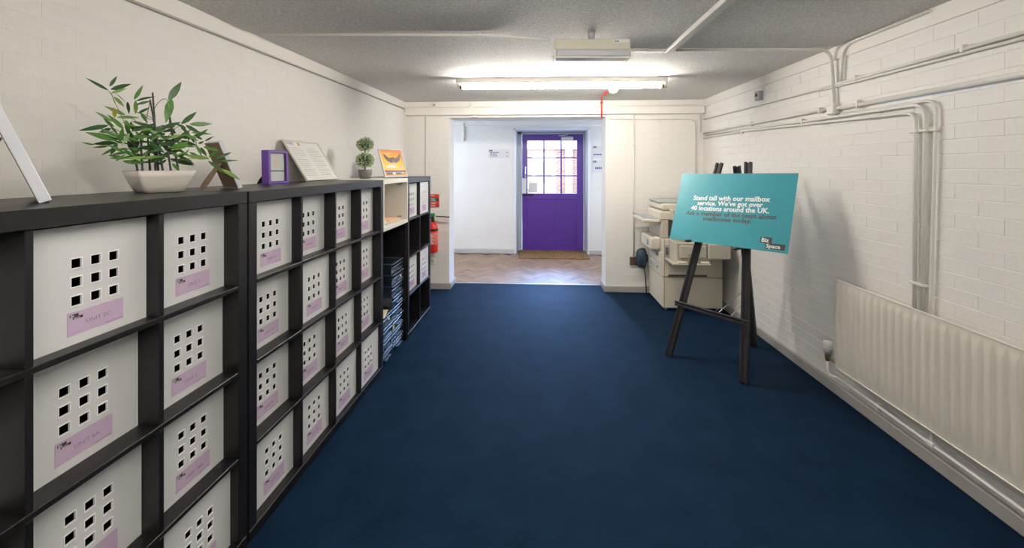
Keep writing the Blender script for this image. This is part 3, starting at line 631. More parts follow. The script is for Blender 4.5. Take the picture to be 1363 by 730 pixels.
LEAVES=[(-1.596,1.473,1.882,-1.636,1.426,1.915),(-1.677,1.553,1.913,-1.668,1.574,1.959),(-1.668,1.549,1.900,-1.608,1.578,1.926),(-1.582,1.470,1.870,-1.555,1.507,1.898),(-1.621,1.524,1.878,-1.603,1.554,1.849),(-1.613,1.510,1.864,-1.600,1.541,1.830),(-1.622,1.572,1.855,-1.642,1.599,1.812),(-1.568,1.546,1.860,-1.547,1.563,1.919),(-1.614,1.599,1.861,-1.559,1.622,1.890),(-1.545,1.533,1.837,-1.505,1.554,1.857),(-1.545,1.528,1.851,-1.558,1.546,1.799),(-1.636,1.575,1.803,-1.665,1.521,1.831),(-1.587,1.489,1.782,-1.564,1.462,1.820),(-1.601,1.497,1.767,-1.609,1.430,1.795),(-1.629,1.503,1.754,-1.682,1.446,1.725),(-1.594,1.505,1.698,-1.618,1.414,1.720),(-1.642,1.546,1.690,-1.653,1.473,1.685),(-1.590,1.500,1.687,-1.589,1.473,1.637),(-1.596,1.530,1.743,-1.597,1.477,1.791),(-1.609,1.525,1.709,-1.631,1.474,1.742),(-1.645,1.552,1.790,-1.602,1.604,1.800),(-1.616,1.611,1.815,-1.598,1.645,1.841),(-1.598,1.603,1.817,-1.586,1.622,1.773),(-1.588,1.552,1.773,-1.602,1.574,1.737),(-1.578,1.603,1.760,-1.625,1.608,1.740),(-1.622,1.572,1.699,-1.617,1.600,1.644),(-1.574,1.532,1.665,-1.619,1.520,1.663),(-1.595,1.532,1.662,-1.550,1.537,1.635),(-1.523,1.547,1.632,-1.543,1.485,1.627),(-1.542,1.565,1.629,-1.515,1.611,1.640),(-1.529,1.582,1.615,-1.479,1.584,1.629),(-1.609,1.592,1.738,-1.590,1.618,1.694),(-1.568,1.490,1.690,-1.535,1.471,1.741),(-1.560,1.519,1.725,-1.567,1.495,1.674),(-1.613,1.607,1.701,-1.650,1.621,1.651),(-1.563,1.610,1.701,-1.521,1.620,1.665),(-1.542,1.596,1.735,-1.529,1.594,1.685),(-1.573,1.546,1.710,-1.560,1.502,1.747),(-1.601,1.566,1.684,-1.598,1.607,1.736),(-1.656,1.535,1.758,-1.615,1.531,1.703),(-1.606,1.550,1.779,-1.580,1.539,1.724),(-1.585,1.606,1.629,-1.569,1.616,1.665),(-1.495,1.725,1.780,-1.447,1.790,1.786),(-1.437,1.638,1.767,-1.391,1.660,1.734),(-1.489,1.726,1.744,-1.428,1.770,1.741),(-1.478,1.656,1.769,-1.452,1.673,1.727),(-1.485,1.706,1.747,-1.507,1.731,1.707),(-1.449,1.696,1.730,-1.446,1.744,1.712),(-1.444,1.711,1.695,-1.408,1.702,1.707),(-1.444,1.745,1.708,-1.414,1.761,1.730),(-1.419,1.643,1.725,-1.434,1.678,1.693),(-1.406,1.651,1.687,-1.391,1.671,1.641),(-1.429,1.705,1.679,-1.430,1.740,1.638),(-1.415,1.702,1.681,-1.365,1.714,1.666),(-1.391,1.703,1.637,-1.349,1.708,1.668),(-1.399,1.741,1.629,-1.342,1.771,1.660),(-1.406,1.765,1.621,-1.327,1.799,1.618),(-1.398,1.709,1.620,-1.351,1.722,1.580),(-1.425,1.786,1.598,-1.390,1.841,1.548),(-1.397,1.787,1.584,-1.344,1.835,1.537),(-1.402,1.714,1.632,-1.447,1.641,1.644),(-1.550,1.661,1.679,-1.496,1.706,1.739),(-1.484,1.581,1.716,-1.448,1.580,1.715),(-1.471,1.604,1.672,-1.438,1.656,1.702),(-1.556,1.667,1.667,-1.497,1.688,1.685),(-1.503,1.695,1.685,-1.460,1.714,1.677),(-1.522,1.660,1.630,-1.479,1.732,1.600),(-1.494,1.674,1.643,-1.477,1.718,1.602),(-1.491,1.634,1.610,-1.448,1.623,1.574),(-1.519,1.633,1.619,-1.553,1.610,1.600),(-1.495,1.597,1.637,-1.518,1.562,1.634),(-1.536,1.581,1.692,-1.479,1.585,1.651),(-1.480,1.633,1.665,-1.454,1.644,1.657),(-1.468,1.671,1.652,-1.468,1.692,1.672),(-1.497,1.633,1.703,-1.556,1.630,1.678),(-1.526,1.679,1.715,-1.556,1.697,1.756),(-1.557,1.630,1.712,-1.559,1.646,1.764),(-1.483,1.669,1.776,-1.457,1.720,1.834),(-1.499,1.625,1.869,-1.472,1.658,1.953),(-1.524,1.658,1.880,-1.503,1.678,1.918),(-1.486,1.623,1.873,-1.476,1.587,1.772),(-1.477,1.597,1.861,-1.464,1.593,1.825),(-1.603,1.563,1.643,-1.589,1.607,1.679),(-1.615,1.577,1.754,-1.567,1.603,1.754),(-1.562,1.667,1.696,-1.513,1.686,1.678),(-1.576,1.616,1.760,-1.588,1.555,1.777),(-1.563,1.635,1.645,-1.548,1.667,1.626),(-1.613,1.625,1.763,-1.659,1.625,1.742),(-1.455,1.717,1.726,-1.438,1.762,1.764),(-1.575,1.621,1.732,-1.549,1.657,1.771),(-1.485,1.610,1.708,-1.509,1.589,1.724),(-1.604,1.623,1.718,-1.626,1.571,1.707),(-1.608,1.633,1.642,-1.645,1.602,1.643),(-1.498,1.631,1.659,-1.452,1.621,1.637),(-1.533,1.598,1.757,-1.546,1.548,1.733),(-1.641,1.537,1.753,-1.691,1.531,1.787),(-1.552,1.672,1.626,-1.584,1.656,1.599),(-1.454,1.669,1.687,-1.473,1.612,1.663),(-1.532,1.652,1.760,-1.559,1.633,1.732),(-1.646,1.544,1.669,-1.664,1.507,1.637),(-1.617,1.608,1.715,-1.624,1.568,1.729),(-1.536,1.579,1.659,-1.539,1.549,1.635),(-1.492,1.675,1.706,-1.468,1.734,1.687),(-1.517,1.572,1.692,-1.564,1.539,1.697),(-1.509,1.685,1.640,-1.455,1.703,1.609),(-1.492,1.577,1.667,-1.525,1.552,1.648),(-1.515,1.691,1.724,-1.483,1.754,1.724),(-1.484,1.700,1.619,-1.525,1.657,1.623),(-1.573,1.564,1.699,-1.607,1.532,1.725),(-1.574,1.652,1.621,-1.596,1.610,1.613),(-1.491,1.618,1.647,-1.530,1.593,1.619),(-1.564,1.672,1.650,-1.505,1.691,1.666),(-1.543,1.518,1.713,-1.487,1.534,1.713),(-1.490,1.667,1.722,-1.465,1.698,1.755),(-1.454,1.635,1.726,-1.479,1.579,1.708),(-1.547,1.621,1.667,-1.588,1.598,1.645),(-1.567,1.620,1.711,-1.546,1.664,1.739),(-1.579,1.484,1.617,-1.558,1.506,1.644),(-1.525,1.683,1.625,-1.501,1.748,1.624),(-1.445,1.665,1.656,-1.426,1.715,1.633),(-1.581,1.598,1.669,-1.568,1.656,1.693),(-1.557,1.542,1.751,-1.596,1.524,1.772),(-1.559,1.654,1.671,-1.580,1.632,1.695),(-1.435,1.637,1.755,-1.444,1.597,1.771),(-1.507,1.580,1.691,-1.449,1.592,1.683),(-1.500,1.587,1.724,-1.531,1.569,1.699),(-1.515,1.563,1.740,-1.551,1.556,1.723),(-1.514,1.676,1.674,-1.501,1.718,1.650),(-1.667,1.539,1.640,-1.646,1.587,1.635),(-1.638,1.594,1.706,-1.636,1.648,1.685),(-1.421,1.734,1.677,-1.409,1.786,1.671),(-1.537,1.540,1.739,-1.488,1.545,1.743),(-1.563,1.503,1.699,-1.571,1.456,1.700),(-1.597,1.528,1.618,-1.557,1.566,1.608),(-1.589,1.597,1.617,-1.634,1.580,1.618),(-1.524,1.549,1.616,-1.550,1.510,1.616),(-1.497,1.658,1.699,-1.447,1.688,1.683),(-1.463,1.615,1.759,-1.512,1.579,1.753),(-1.524,1.603,1.721,-1.507,1.639,1.703),(-1.576,1.575,1.671,-1.564,1.637,1.671),(-1.584,1.650,1.651,-1.529,1.655,1.638),(-1.590,1.611,1.718,-1.635,1.591,1.715),(-1.526,1.587,1.754,-1.541,1.528,1.768),(-1.600,1.547,1.630,-1.625,1.500,1.626),(-1.618,1.578,1.656,-1.681,1.562,1.645),(-1.505,1.623,1.705,-1.462,1.639,1.700),(-1.568,1.584,1.749,-1.550,1.622,1.774),(-1.475,1.717,1.727,-1.447,1.746,1.745),(-1.578,1.533,1.684,-1.598,1.490,1.693),(-1.566,1.649,1.643,-1.598,1.622,1.675),(-1.485,1.583,1.754,-1.438,1.618,1.777),(-1.580,1.520,1.655,-1.571,1.549,1.633),(-1.566,1.501,1.653,-1.580,1.455,1.678),(-1.586,1.483,1.729,-1.606,1.454,1.721),(-1.597,1.645,1.749,-1.627,1.621,1.753),(-1.542,1.588,1.676,-1.539,1.638,1.692),(-1.540,1.534,1.670,-1.501,1.558,1.670),(-1.553,1.654,1.757,-1.563,1.591,1.737),(-1.663,1.536,1.677,-1.683,1.494,1.666),(-1.502,1.559,1.720,-1.464,1.570,1.734),(-1.535,1.609,1.653,-1.495,1.633,1.631),(-1.497,1.653,1.752,-1.503,1.601,1.738),(-1.544,1.554,1.632,-1.609,1.542,1.633),(-1.556,1.584,1.754,-1.580,1.557,1.740),(-1.436,1.634,1.730,-1.392,1.650,1.703),(-1.606,1.631,1.642,-1.589,1.667,1.620),(-1.540,1.613,1.671,-1.542,1.560,1.677),(-1.490,1.638,1.640,-1.467,1.686,1.652),(-1.502,1.634,1.675,-1.470,1.672,1.682),(-1.625,1.603,1.747,-1.651,1.594,1.768),(-1.512,1.661,1.651,-1.515,1.608,1.687),(-1.531,1.530,1.667,-1.571,1.519,1.670),(-1.519,1.615,1.706,-1.508,1.664,1.703),(-1.548,1.661,1.728,-1.602,1.656,1.742),(-1.527,1.602,1.756,-1.586,1.600,1.723),(-1.508,1.684,1.663,-1.575,1.666,1.647),(-1.459,1.624,1.719,-1.442,1.667,1.733),(-1.487,1.646,1.734,-1.532,1.655,1.759),(-1.686,1.557,1.705,-1.693,1.513,1.713),(-1.458,1.671,1.656,-1.478,1.631,1.641),(-1.590,1.556,1.664,-1.553,1.569,1.661),(-1.649,1.531,1.745,-1.645,1.487,1.728),(-1.626,1.449,1.677,-1.641,1.421,1.683),(-1.543,1.528,1.628,-1.511,1.547,1.628),(-1.578,1.647,1.705,-1.625,1.646,1.733),(-1.500,1.594,1.715,-1.503,1.537,1.745),(-1.547,1.662,1.706,-1.607,1.658,1.703)]
CANES=[(-1.540,1.622,1.566,-1.553,1.609,1.901),(-1.503,1.606,1.566,-1.533,1.577,1.865),(-1.473,1.645,1.565,-1.495,1.624,1.812),(-1.602,1.597,1.566,-1.615,1.584,1.693),(-1.577,1.624,1.566,-1.584,1.617,1.756),(-1.543,1.556,1.567,-1.547,1.551,1.720),(-1.488,1.626,1.566,-1.500,1.614,1.709),(-1.537,1.606,1.566,-1.541,1.603,1.785)]
TWIGS=[(-1.578,1.573,1.647,-1.624,1.524,1.843),(-1.624,1.524,1.843,-1.635,1.511,1.887),(-1.591,1.560,1.691,-1.628,1.519,1.747),(-1.591,1.560,1.691,-1.635,1.511,1.709),(-1.548,1.603,1.815,-1.528,1.623,1.870),(-1.528,1.623,1.870,-1.510,1.639,1.866),(-1.510,1.639,1.773,-1.505,1.644,1.882),(-1.517,1.632,1.711,-1.481,1.664,1.772),(-1.481,1.664,1.772,-1.454,1.687,1.714),(-1.517,1.632,1.664,-1.441,1.698,1.683),(-1.441,1.698,1.683,-1.408,1.724,1.629),(-1.505,1.644,1.618,-1.408,1.724,1.629),(-1.546,1.605,1.663,-1.621,1.527,1.689),(-1.553,1.599,1.784,-1.581,1.570,1.811),(-1.581,1.570,1.811,-1.585,1.567,1.861),(-1.505,1.644,1.882,-1.515,1.634,1.819),(-1.553,1.599,1.869,-1.572,1.580,1.662),(-1.441,1.698,1.683,-1.448,1.692,1.730),(-1.569,1.583,1.753,-1.603,1.548,1.794),(-1.541,1.610,1.770,-1.564,1.588,1.807)]
def add_stand(n, A, wdir, lean, Wd, Hd, depth, dist, m, wd=.05, hh=.55):
    w = Vector((wdir[0], wdir[1], 0)).normalized(); nrm = w.cross(Vector((0, 0, 1)))
    R_ = frame_pose(A, wdir, lean).to_matrix(); O_ = n.location
    top = O_ + R_ @ Vector((-depth - .003, Wd / 2, Hd * hh)); foot = O_ + w * Wd / 2 - nrm * dist; foot.z = ZT + .002
    Ri = R_.inverted(); a = Ri @ (top - O_); b = Ri @ (foot - O_); wl_ = Vector((0, 1, 0)); d = (b - a).normalized(); th = d.cross(wl_) * .0016
    vs = []
    for p, hw in ((a, wd * .3), (a.lerp(b, .75), wd * .5), (b, wd * .38)):
        for s_ in (-1, 1):
            for q in (-1, 1): vs.append(p + wl_ * hw * s_ + th * q)
    fs = [(0, 1, 3, 2), (8, 10, 11, 9)]
    for k in (0, 4): fs += [(k, k + 4, k + 5, k + 1), (k + 2, k + 3, k + 7, k + 6), (k, k + 2, k + 6, k + 4), (k + 1, k + 5, k + 7, k + 3)]
    mb = MB(); mb.add(vs, fs); return mb.build('stand', m, n)
def leaning(name, label, A, wdir, lean, Wd, Hd, depth, m, cat='frame', **k):
    return picture_frame(name, label, A, wdir, lean, Wd, Hd, depth, m, cat=cat, lift=depth * math.sin(lean), **k)
# two frames with their backs to the camera
A = (-1.372, 1.11); wd = (-.800, .600)
f = leaning('photo_frame', 'silver-white photo frame seen edge-on at the left edge, leaning on its stand', A, wd, .34, .25, .42, .026, m_silver)
add_stand(f, A, wd, .34, .25, .42, .026, .19, m_mdf, .13, .47)
MB().box(-.010, -.008, .012, .238, .012, .408).build('print', m_paper, f)
A = (-1.385, 1.90); wd = (-.85, .53)
f = leaning('photo_frame', 'white photo frame showing its brown fibreboard back, right of the bamboo plant', A, wd, .36, .17, .232, .018, m_silver)
add_stand(f, A, wd, .36, .17, .232, .018, .135, m_mdf, .075)
MB().box(-.008, -.006, .012, .158, .012, .22).build('print', m_paper, f)
# purple box frame
A = (-1.54, 2.33); wd = (.17, .985)
f = leaning('photo_frame', 'deep purple box frame holding two pale prints, standing on the middle unit', A, wd, .02, .155, .200, .050, m_purframe, bar=.017)
add_stand(f, A, wd, .02, .155, .2, .05, .14, m_void, .05, .5)
MB().box(-.0270, -.012, .0172, .1378, .0172, .1828).build('mount', m_void, f)
pr = MB().box(-.0121, -.0105, .018, .128, .080, .182).build('print', m_paper, f); MB().box(-.0121, -.0105, .018, .128, .018, .074).build('print', m_paper, f)
t = MB()
for k in range(9): t.box(-.0106, -.0102, .040 + (k % 3) * .006, .10 - (k * 7 % 4) * .006, .100 + k * .0085, .1025 + k * .0085)
t.build('faint_lines', m_peach, pr)
MB().box(-.006, -.004, .017, .138, .017, .183).build('glass', m_glass, f)
# white frame with printed sheet, leaning on the wall
A = (-1.578, 2.812); wd = (.02, 1)
f = leaning('document_frame', 'white frame holding a two-column printed sheet, leaning against the left wall', A, wd, .565, .450, .345, .014, m_frame, bar=.013)
sh = MB().box(-.009, -.007, .012, .438, .012, .333).build('printed_sheet', m_paper, f)
MB().box(-.0071, -.0066, .018, .105, .305, .328).build('header_block', m_lilac, sh); MB().box(-.0071, -.0066, .155, .180, .300, .325).build('emblem', mat('dusty_red_print', (.5, .2, .12), .6), sh)
t = MB(); rr = random.Random(4)
for c0, c1 in ((.03, .19), (.235, .40)):
    for k in range(15): t.box(-.0071, -.0067, c0, c1 - rr.uniform(0, .03) - (.05 if k % 5 == 4 else 0), .045 + k * .0165, .0485 + k * .0165)
t.build('printed_lines', m_textsm, sh)
# orange poster in a clear frame
A = (-1.41, 3.84); wd = (.64, .77)
f = leaning('poster_frame', 'white-edged frame with an orange poster of a dark winged bird, above the white cabinet', A, wd, .45, .25, .300, .016, m_frame, bar=.011)
ps = MB().box(-.008, -.006, .010, .240, .010, .290).build('poster', m_poster, f); X0, X1 = -.0062, -.0056
wing = [(0, .0), (.012, .016), (.035, .018), (.055, .028), (.075, .045), (.088, .046), (.080, .030), (.086, .028), (.074, .014), (.078, .010), (.062, .001), (.060, -.006), (.042, -.010), (.030, -.018), (.014, -.014)]
for s_ in (-1, 1):
    pl_ = [(.133 + s_ * a * 1.08, .178 + b * 1.55) for a, b in wing]; MB().prism(pl_ if s_ > 0 else pl_[::-1], X0, X1, 'x').build('bird_wing', m_signgrey, ps)
MB().prism([(.118, .160), (.148, .160), (.153, .195), (.142, .218), (.133, .206), (.124, .218), (.113, .195)], X0, X1 + .0003, 'x').build('bird_body', mat('brown_print', (.12, .04, .03), .5), ps)
MB().prism([(.116, .145), (.150, .145), (.142, .180), (.133, .192), (.124, .180)], X0, X1 + .0003, 'x').build('bird_tail', mat('pale_grey_print', (.5, .42, .36), .5), ps)
link('lettering', textmesh('£3100', .040, m_signwhite, .0028), ps, (X1, .045, .100)); MB().box(X0, X1, .175, .225, .100, .118).build('print_block', m_peach, ps)
MB().box(X0, X1, .04, .20, .084, .089).build('print_block', m_peach, ps); MB().box(X0, X1, .03, .15, .250, .257).build('print_block', m_peach, ps); MB().box(X0, X1, .045, .11, .268, .273).build('print_block', mat('olive_print', (.3, .3, .08), .5), ps)
MB().box(X0, X1, .010, .240, .052, .072).build('print_block', mat('slate_print', (.13, .10, .22), .5), ps); MB().box(X0, X1 + .0002, .03, .225, .026, .048).build('print_block', m_signgrey, ps)
MB().box(X0, X1 + .0005, .095, .125, .028, .048).build('print_block', m_signwhite, ps); MB().box(X0, X1 + .0005, .185, .22, .038, .046).build('print_block', m_signwhite, ps)

# topiary
tp = thing('topiary_plant', 'small artificial two-ball topiary in a grey pot beside the orange poster', 'plant', (-1.49, 3.57, ZT))
MB().lathe([(.040, 0), (.044, .002), (.056, .045), (.060, .078), (.055, .078), (.053, .070)], 22).build('pot', m_potgrey, tp)
MB().lathe([(.054, .066), (.030, .072), (.0, .073)], 16).build('soil', m_soil, tp)
MB().tube([(0, 0, .07), (0, 0, .32)], .006, 8).build('stem', m_twig, tp)
for zc, rad in ((.162, .078), (.298, .073)):
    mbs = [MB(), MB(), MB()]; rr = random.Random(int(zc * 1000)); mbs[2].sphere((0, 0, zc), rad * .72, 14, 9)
    for i in range(620):
        u_ = rr.uniform(-1, 1); a = rr.uniform(0, 2 * PI); d = Vector((math.sqrt(1 - u_ * u_) * math.cos(a), math.sqrt(1 - u_ * u_) * math.sin(a), u_ * .85)); p = Vector((0, 0, zc)) + d * rad * rr.uniform(.62, .85)
        e = (d + Vector((rr.uniform(-.6, .6), rr.uniform(-.6, .6), rr.uniform(-.6, .6)))).normalized(); s_ = e.cross(Vector((rr.uniform(-1, 1), rr.uniform(-1, 1), rr.uniform(-1, 1)))).normalized()
        L = rad * .28; mbs[0 if rr.random() < .6 else 1].add([p, p + e * L * .5 + s_ * L * .28, p + e * L, p + e * L * .5 - s_ * L * .28], [(0, 1, 2, 3)])
    for q in range(3): mbs[q].build('foliage_ball', m_topi[q], tp)['kind'] = 'stuff'

# bamboo in its square bowl
PC = Vector((-1.532, 1.619, ZT))
bp_ = thing('bamboo_plant', 'artificial bamboo plant in a cream square tapered bowl on the nearest unit', 'plant', PC)
def sqring(h, z, r):  # rounded square, rotated
    out = []; R3 = Matrix.Rotation(math.radians(60.3), 3, 'Z')
    for q, (sx, sy) in enumerate(((1, 1), (-1, 1), (-1, -1), (1, -1))):
        for k in range(5):
            a = q * PI / 2 + k * PI / 8; out.append(R3 @ Vector((sx * (h - r) + r * math.cos(a), sy * (h - r) + r * math.sin(a), z)))
    return out
t = MB(); prof = [(.058, 0, .025), (.066, .002, .020), (.078, .030, .014), (.088, .062, .009), (.0945, .0875, .006), (.0900, .0875, .005), (.084, .070, .006)]
vs = []; 
for h_, z_, r_ in prof: vs += sqring(h_, z_, r_)
n_ = 20; fs = [(i * n_ + j, i * n_ + (j + 1) % n_, (i + 1) * n_ + (j + 1) % n_, (i + 1) * n_ + j) for i in range(len(prof) - 1) for j in range(n_)]
t.add(vs, fs, True); t.add(vs[:n_], [tuple(range(n_))[::-1]]); t.build('bowl', m_pot, bp_)
t = MB(); t.add(sqring(.086, .072, .014), [tuple(range(20))]); t.build('moss', m_twig, bp_)
def seg(c, jit=0): return Vector(c[:3]) - PC, Vector(c[3:]) - PC
for c in CANES:
    a, b = seg(c); a.z = .07; t = MB(); n_s = 7; pts = []; rs = []
    for k in range(n_s): 
        for e, r_ in ((0, .0048), (.08, .0036), (.92, .0034)):
            f_ = (k + e) / n_s; pts.append(a.lerp(b, f_)); rs.append(r_ * (1.15 - .35 * f_))
    t.tube(pts, rs, 7); t.build('cane', m_cane, bp_)
for c in TWIGS: a, b = seg(c); m_ = a.lerp(b, .5) + Vector((0, 0, .008)); MB().tube([a, m_, b], [.0016, .0014, .001], 5).build('twig', m_twig, bp_)
lfm = []
for mi in range(4):
    for bend in (-.10, .05, .16):
        t = MB(); st_ = [(0, .015), (.12, .06), (.32, .098), (.58, .088), (.82, .045), (1, .002)]; vs = []
        for s_, w_ in st_:
            z_ = -bend * s_ * s_; vs += [(s_, -w_, z_ + w_ * .25), (s_, 0, z_), (s_, w_, z_ + w_ * .25)]
        fs = []
        for i in range(5):
            for j in range(2): fs.append((i * 3 + j, i * 3 + j + 1, i * 3 + j + 4, i * 3 + j + 3))
        t.add(vs, fs, True); lfm.append(t.mesh('leaf', m_lf[mi]))
rl = random.Random(8); CP = Vector((0, 0, 1.596))
for i, c in enumerate(LEAVES):
    a, b = seg(c); d = b - a; L = d.length
    if L < .02: continue
    d.normalize(); view = (CP - (a + PC)).normalized(); nz = view + Vector((rl.gauss(0, .3), rl.gauss(0, .3), rl.gauss(0, .3) + .15)); nz = (nz - d * nz.dot(d)).normalized(); y_ = nz.cross(d)
    r_ = rl.random(); mi = 3 if i == 12 else (0 if r_ < .50 else (1 if r_ < .86 else 2))
    if i in (31, 33, 44, 59): mi = 2
    o = link('leaf', lfm[mi * 3 + rl.randrange(3)], bp_); M = Matrix((d * L, y_ * L * rl.uniform(1.0, 1.4), nz * L)).transposed().to_4x4(); M.translation = a; o.matrix_local = M

# ------------------------------------------------------------------ easel and sign
def beam(mb, p0, p1, wdir, w_, th, b=.002):
    p0, p1 = Vector(p0), Vector(p1); d = (p1 - p0); L = d.length; d.normalize(); w_v = Vector(wdir); w_v = (w_v - d * w_v.dot(d)).normalized(); n = d.cross(w_v)
    M = Matrix((w_v, n, d)).transposed().to_4x4(); M.translation = p0; mb.bbox(-w_ / 2, w_ / 2, -th / 2, th / 2, 0, L, b, M); return mb
EO = Vector((1.52, 3.5, 0))
ea = thing('easel', 'black wooden tripod easel holding the teal sign, in front of the copier', 'easel', EO)
wv = Vector((.646, -.763, 0)); nv = Vector((-.763, -.646, 0))
def eleg(p0, p1, wdir):
    p0 = Vector(p0) - EO; p1 = Vector(p1) - EO; mb = MB(); off = Vector(wdir).normalized()
    for s_ in (-1, 1): beam(mb, p0 + off * s_ * .019, p1 + off * s_ * .019, wdir, .018, .030)
    beam(mb, p0 + (p1 - p0) * .004, p1 - (p1 - p0) * .004, wdir, .024, .016); return mb.build('leg', m_easel, ea)
eleg((1.117, 3.595, 0.003), (1.572, 3.677, 1.629), wv); eleg((1.526, 3.166, 0.003), (1.723, 3.501, 1.634), wv)
eleg((1.93, 3.818, 0.003), (1.690, 3.625, 1.603), wv)
def onleg(p0, p1, z): p0, p1 = Vector(p0), Vector(p1); return p0.lerp(p1, (z - p0.z) / (p1.z - p0.z))
LL = lambda z: onleg((1.117, 3.595, 0), (1.572, 3.677, 1.629), z) - EO
RL = lambda z: onleg((1.526, 3.166, 0), (1.723, 3.501, 1.634), z) - EO
BL_ = lambda z: onleg((1.93, 3.818, 0), (1.690, 3.625, 1.603), z) - EO
a, b = LL(.435), RL(.425); d = (b - a).normalized(); a += nv * .026 - d * .05; b += nv * .026 + d * .03; t = MB()
beam(t, a + Vector((0, 0, .013)), b + Vector((0, 0, .013)), (0, 0, 1), .016, .018); beam(t, a - Vector((0, 0, .013)), b - Vector((0, 0, .013)), (0, 0, 1), .016, .018); beam(t, a, b, (0, 0, 1), .02, .010); t.build('crossbar', m_easel, ea)
t = MB()
for q in (a + d * .045, b - d * .035): t.tube([q + nv * .006, q + nv * .014], .006, 8)
t.build('bolt', m_chrome, ea)
t = MB(); m_ = (a + b) / 2 + d * .05 - nv * .03; t.tube([m_, BL_(.55) ], .003, 6); t.tube([b - d * .14 - nv * .02, BL_(.46)], .003, 6); t.build('brace_wire', m_metal, ea)
mb = MB(); beam(mb, LL(1.44) , BL_(1.43), (0, 0, 1), .03, .016); beam(mb, RL(1.44), BL_(1.43), (0, 0, 1), .03, .016); mb.build('hinge_block', m_easel, ea)
for F in (LL, RL):
    p = F(.985 if F is LL else .975); t = MB(); beam(t, p - nv * .02, p + nv * .20, (0, 0, 1), .018, .030); beam(t, p + nv * .19 - Vector((0, 0, .01)), p + nv * .19 + Vector((0, 0, .012)), nv, .012, .03); t.build('ledge_peg', m_easel, ea)
SN = Vector((-.70689528, -.59879675, .37648575)); SW = Vector((.65169511, -.75827679, .01760097)); SU = Vector((.274941, .25779596, .9262552))
SM = Matrix((SN, SW, SU)).transposed()
sg = thing('sign_board', 'teal rectangular board with white and charcoal lettering, leaning on the easel', 'sign', (1.527, 3.415, 1.261), 0, None, SM.to_euler())
MB().bbox(-.005, 0, -.452, .452, -.298, .303, .0012).build('board', m_teal, sg)
for s_, sz, m, yc, zz, wid in (('Stand tall with our mailbox', .062, m_signwhite, -.008, .068, .598), ('service. We\u2019ve got over', .058, m_signwhite, -.008, .024, .51), ('40 locations around the UK.', .062, m_signwhite, -.005, -.022, .607),
        ('Ask a member of the team about', .058, m_signgrey, .002, -.066, .70), ('mailboxes today.', .058, m_signgrey, 0, -.107, .375)):
    me = textmesh(s_, sz, m, .0017, .0004, 'CENTER'); w0 = max(v.co.y for v in me.vertices) - min(v.co.y for v in me.vertices)
    o = link('lettering', me, sg, (.0006, yc, zz), (.022, 0, 0)); o.scale = (1, wid / w0, .92 if m is m_signwhite else .86)
o = MB().box(.0003, .0010, .265, .342, -.241, -.198).build('logo_tag', m_signbox, sg); link('lettering', textmesh('Biz', .042, m_signwhite, .0012), o, (.0014, .272, -.233))
o = MB().box(.0003, .0010, .303, .430, -.280, -.238).build('logo_tag', m_signbox, sg); link('lettering', textmesh('Space', .040, m_signwhite, .0010), o, (.0014, .309, -.272))

# ------------------------------------------------------------------ photocopier
cp = thing('photocopier', 'large cream office photocopier in the corner behind the easel', 'copier', (1.72, 5.0, 0)); cpx, cpy = 1.72, 5.0
def cb(mb, x0, x1, y0, y1, z0, z1, b=.008): return mb.bbox(x0 - cpx, x1 - cpx, y0 - cpy, y1 - cpy, z0, z1, b)
X0c, X1c, Y0c, Y1c = 1.405, 2.05, 4.72, 5.28
cb(MB(), X0c, X1c, Y0c, Y1c, .030, .368, .006).build('base_cabinet', m_cop, cp)
cb(MB(), X0c, X1c, Y0c, Y1c, .372, .80, .008).build('main_body', m_cop, cp)
t = MB()
for x in (X0c + .04, X1c - .05):
    for y in (Y0c + .03, Y1c - .04): t.tube([(x - cpx - .012, y - cpy, .02), (x - cpx + .012, y - cpy, .02)], .018, 10); cb(t, x - .012, x + .012, y - .012, y + .012, .015, .035, .003)
t.build('castor', m_grey, cp)
for k, (z0, z1) in enumerate(((.375, .500), (.505, .640))):
    dr = cb(MB(), X0c - .014, X0c + .004, Y0c + .012, Y1c - .012, z0, z1, .006).build('paper_drawer', m_cop, cp)
    cb(MB(), X0c - .040, X0c - .010, 4.84, 5.13, z1 - .055, z1 - .018, .010).build('handle', m_copgrey, dr)
cb(MB(), 1.285, X0c + .01, 4.80, 5.20, .655, .80, .02).build('front_cover', m_cop, cp); cb(MB(), 1.280, 1.287, 4.86, 4.92, .70, .76, .002).build('cover_badge', mat('blue_badge', (.12, .2, .4), .4), cp)
cb(MB(), 1.395, 1.47, 4.73, 5.25, .80, 1.00, .008).build('side_column', m_cop2, cp); cb(MB(), 1.47, X1c, 5.12, Y1c, .80, 1.00, .004).build('rear_column', m_cop2, cp)
cb(MB(), 1.47, X1c, 4.74, 5.12, .80, .822, .004).build('output_tray', m_copgrey, cp)
cb(MB(), X0c - .03, X1c, 4.73, Y1c, 1.00, 1.10, .012).build('scanner_body', m_cop, cp)
cb(MB(), 1.49, X1c - .02, 4.68, 5.0, 1.00, 1.125, .012).build('scanner_side', m_cop2, cp)
cb(MB(), X0c, X1c, 4.76, Y1c, 1.105, 1.185, .02).build('document_feeder', m_cop, cp); cb(MB(), X0c - .01, X1c - .1, 4.80, Y1c, 1.186, 1.205, .006).build('feeder_lid', m_copgrey, cp)
pn = cb(MB(), 1.20, 1.40, 4.76, 5.24, .965, 1.01, .012).build('control_panel', m_cop, cp); cb(MB(), 1.215, 1.385, 4.78, 5.22, 1.009, 1.018, .004).build('button_panel', m_copgrey, pn)
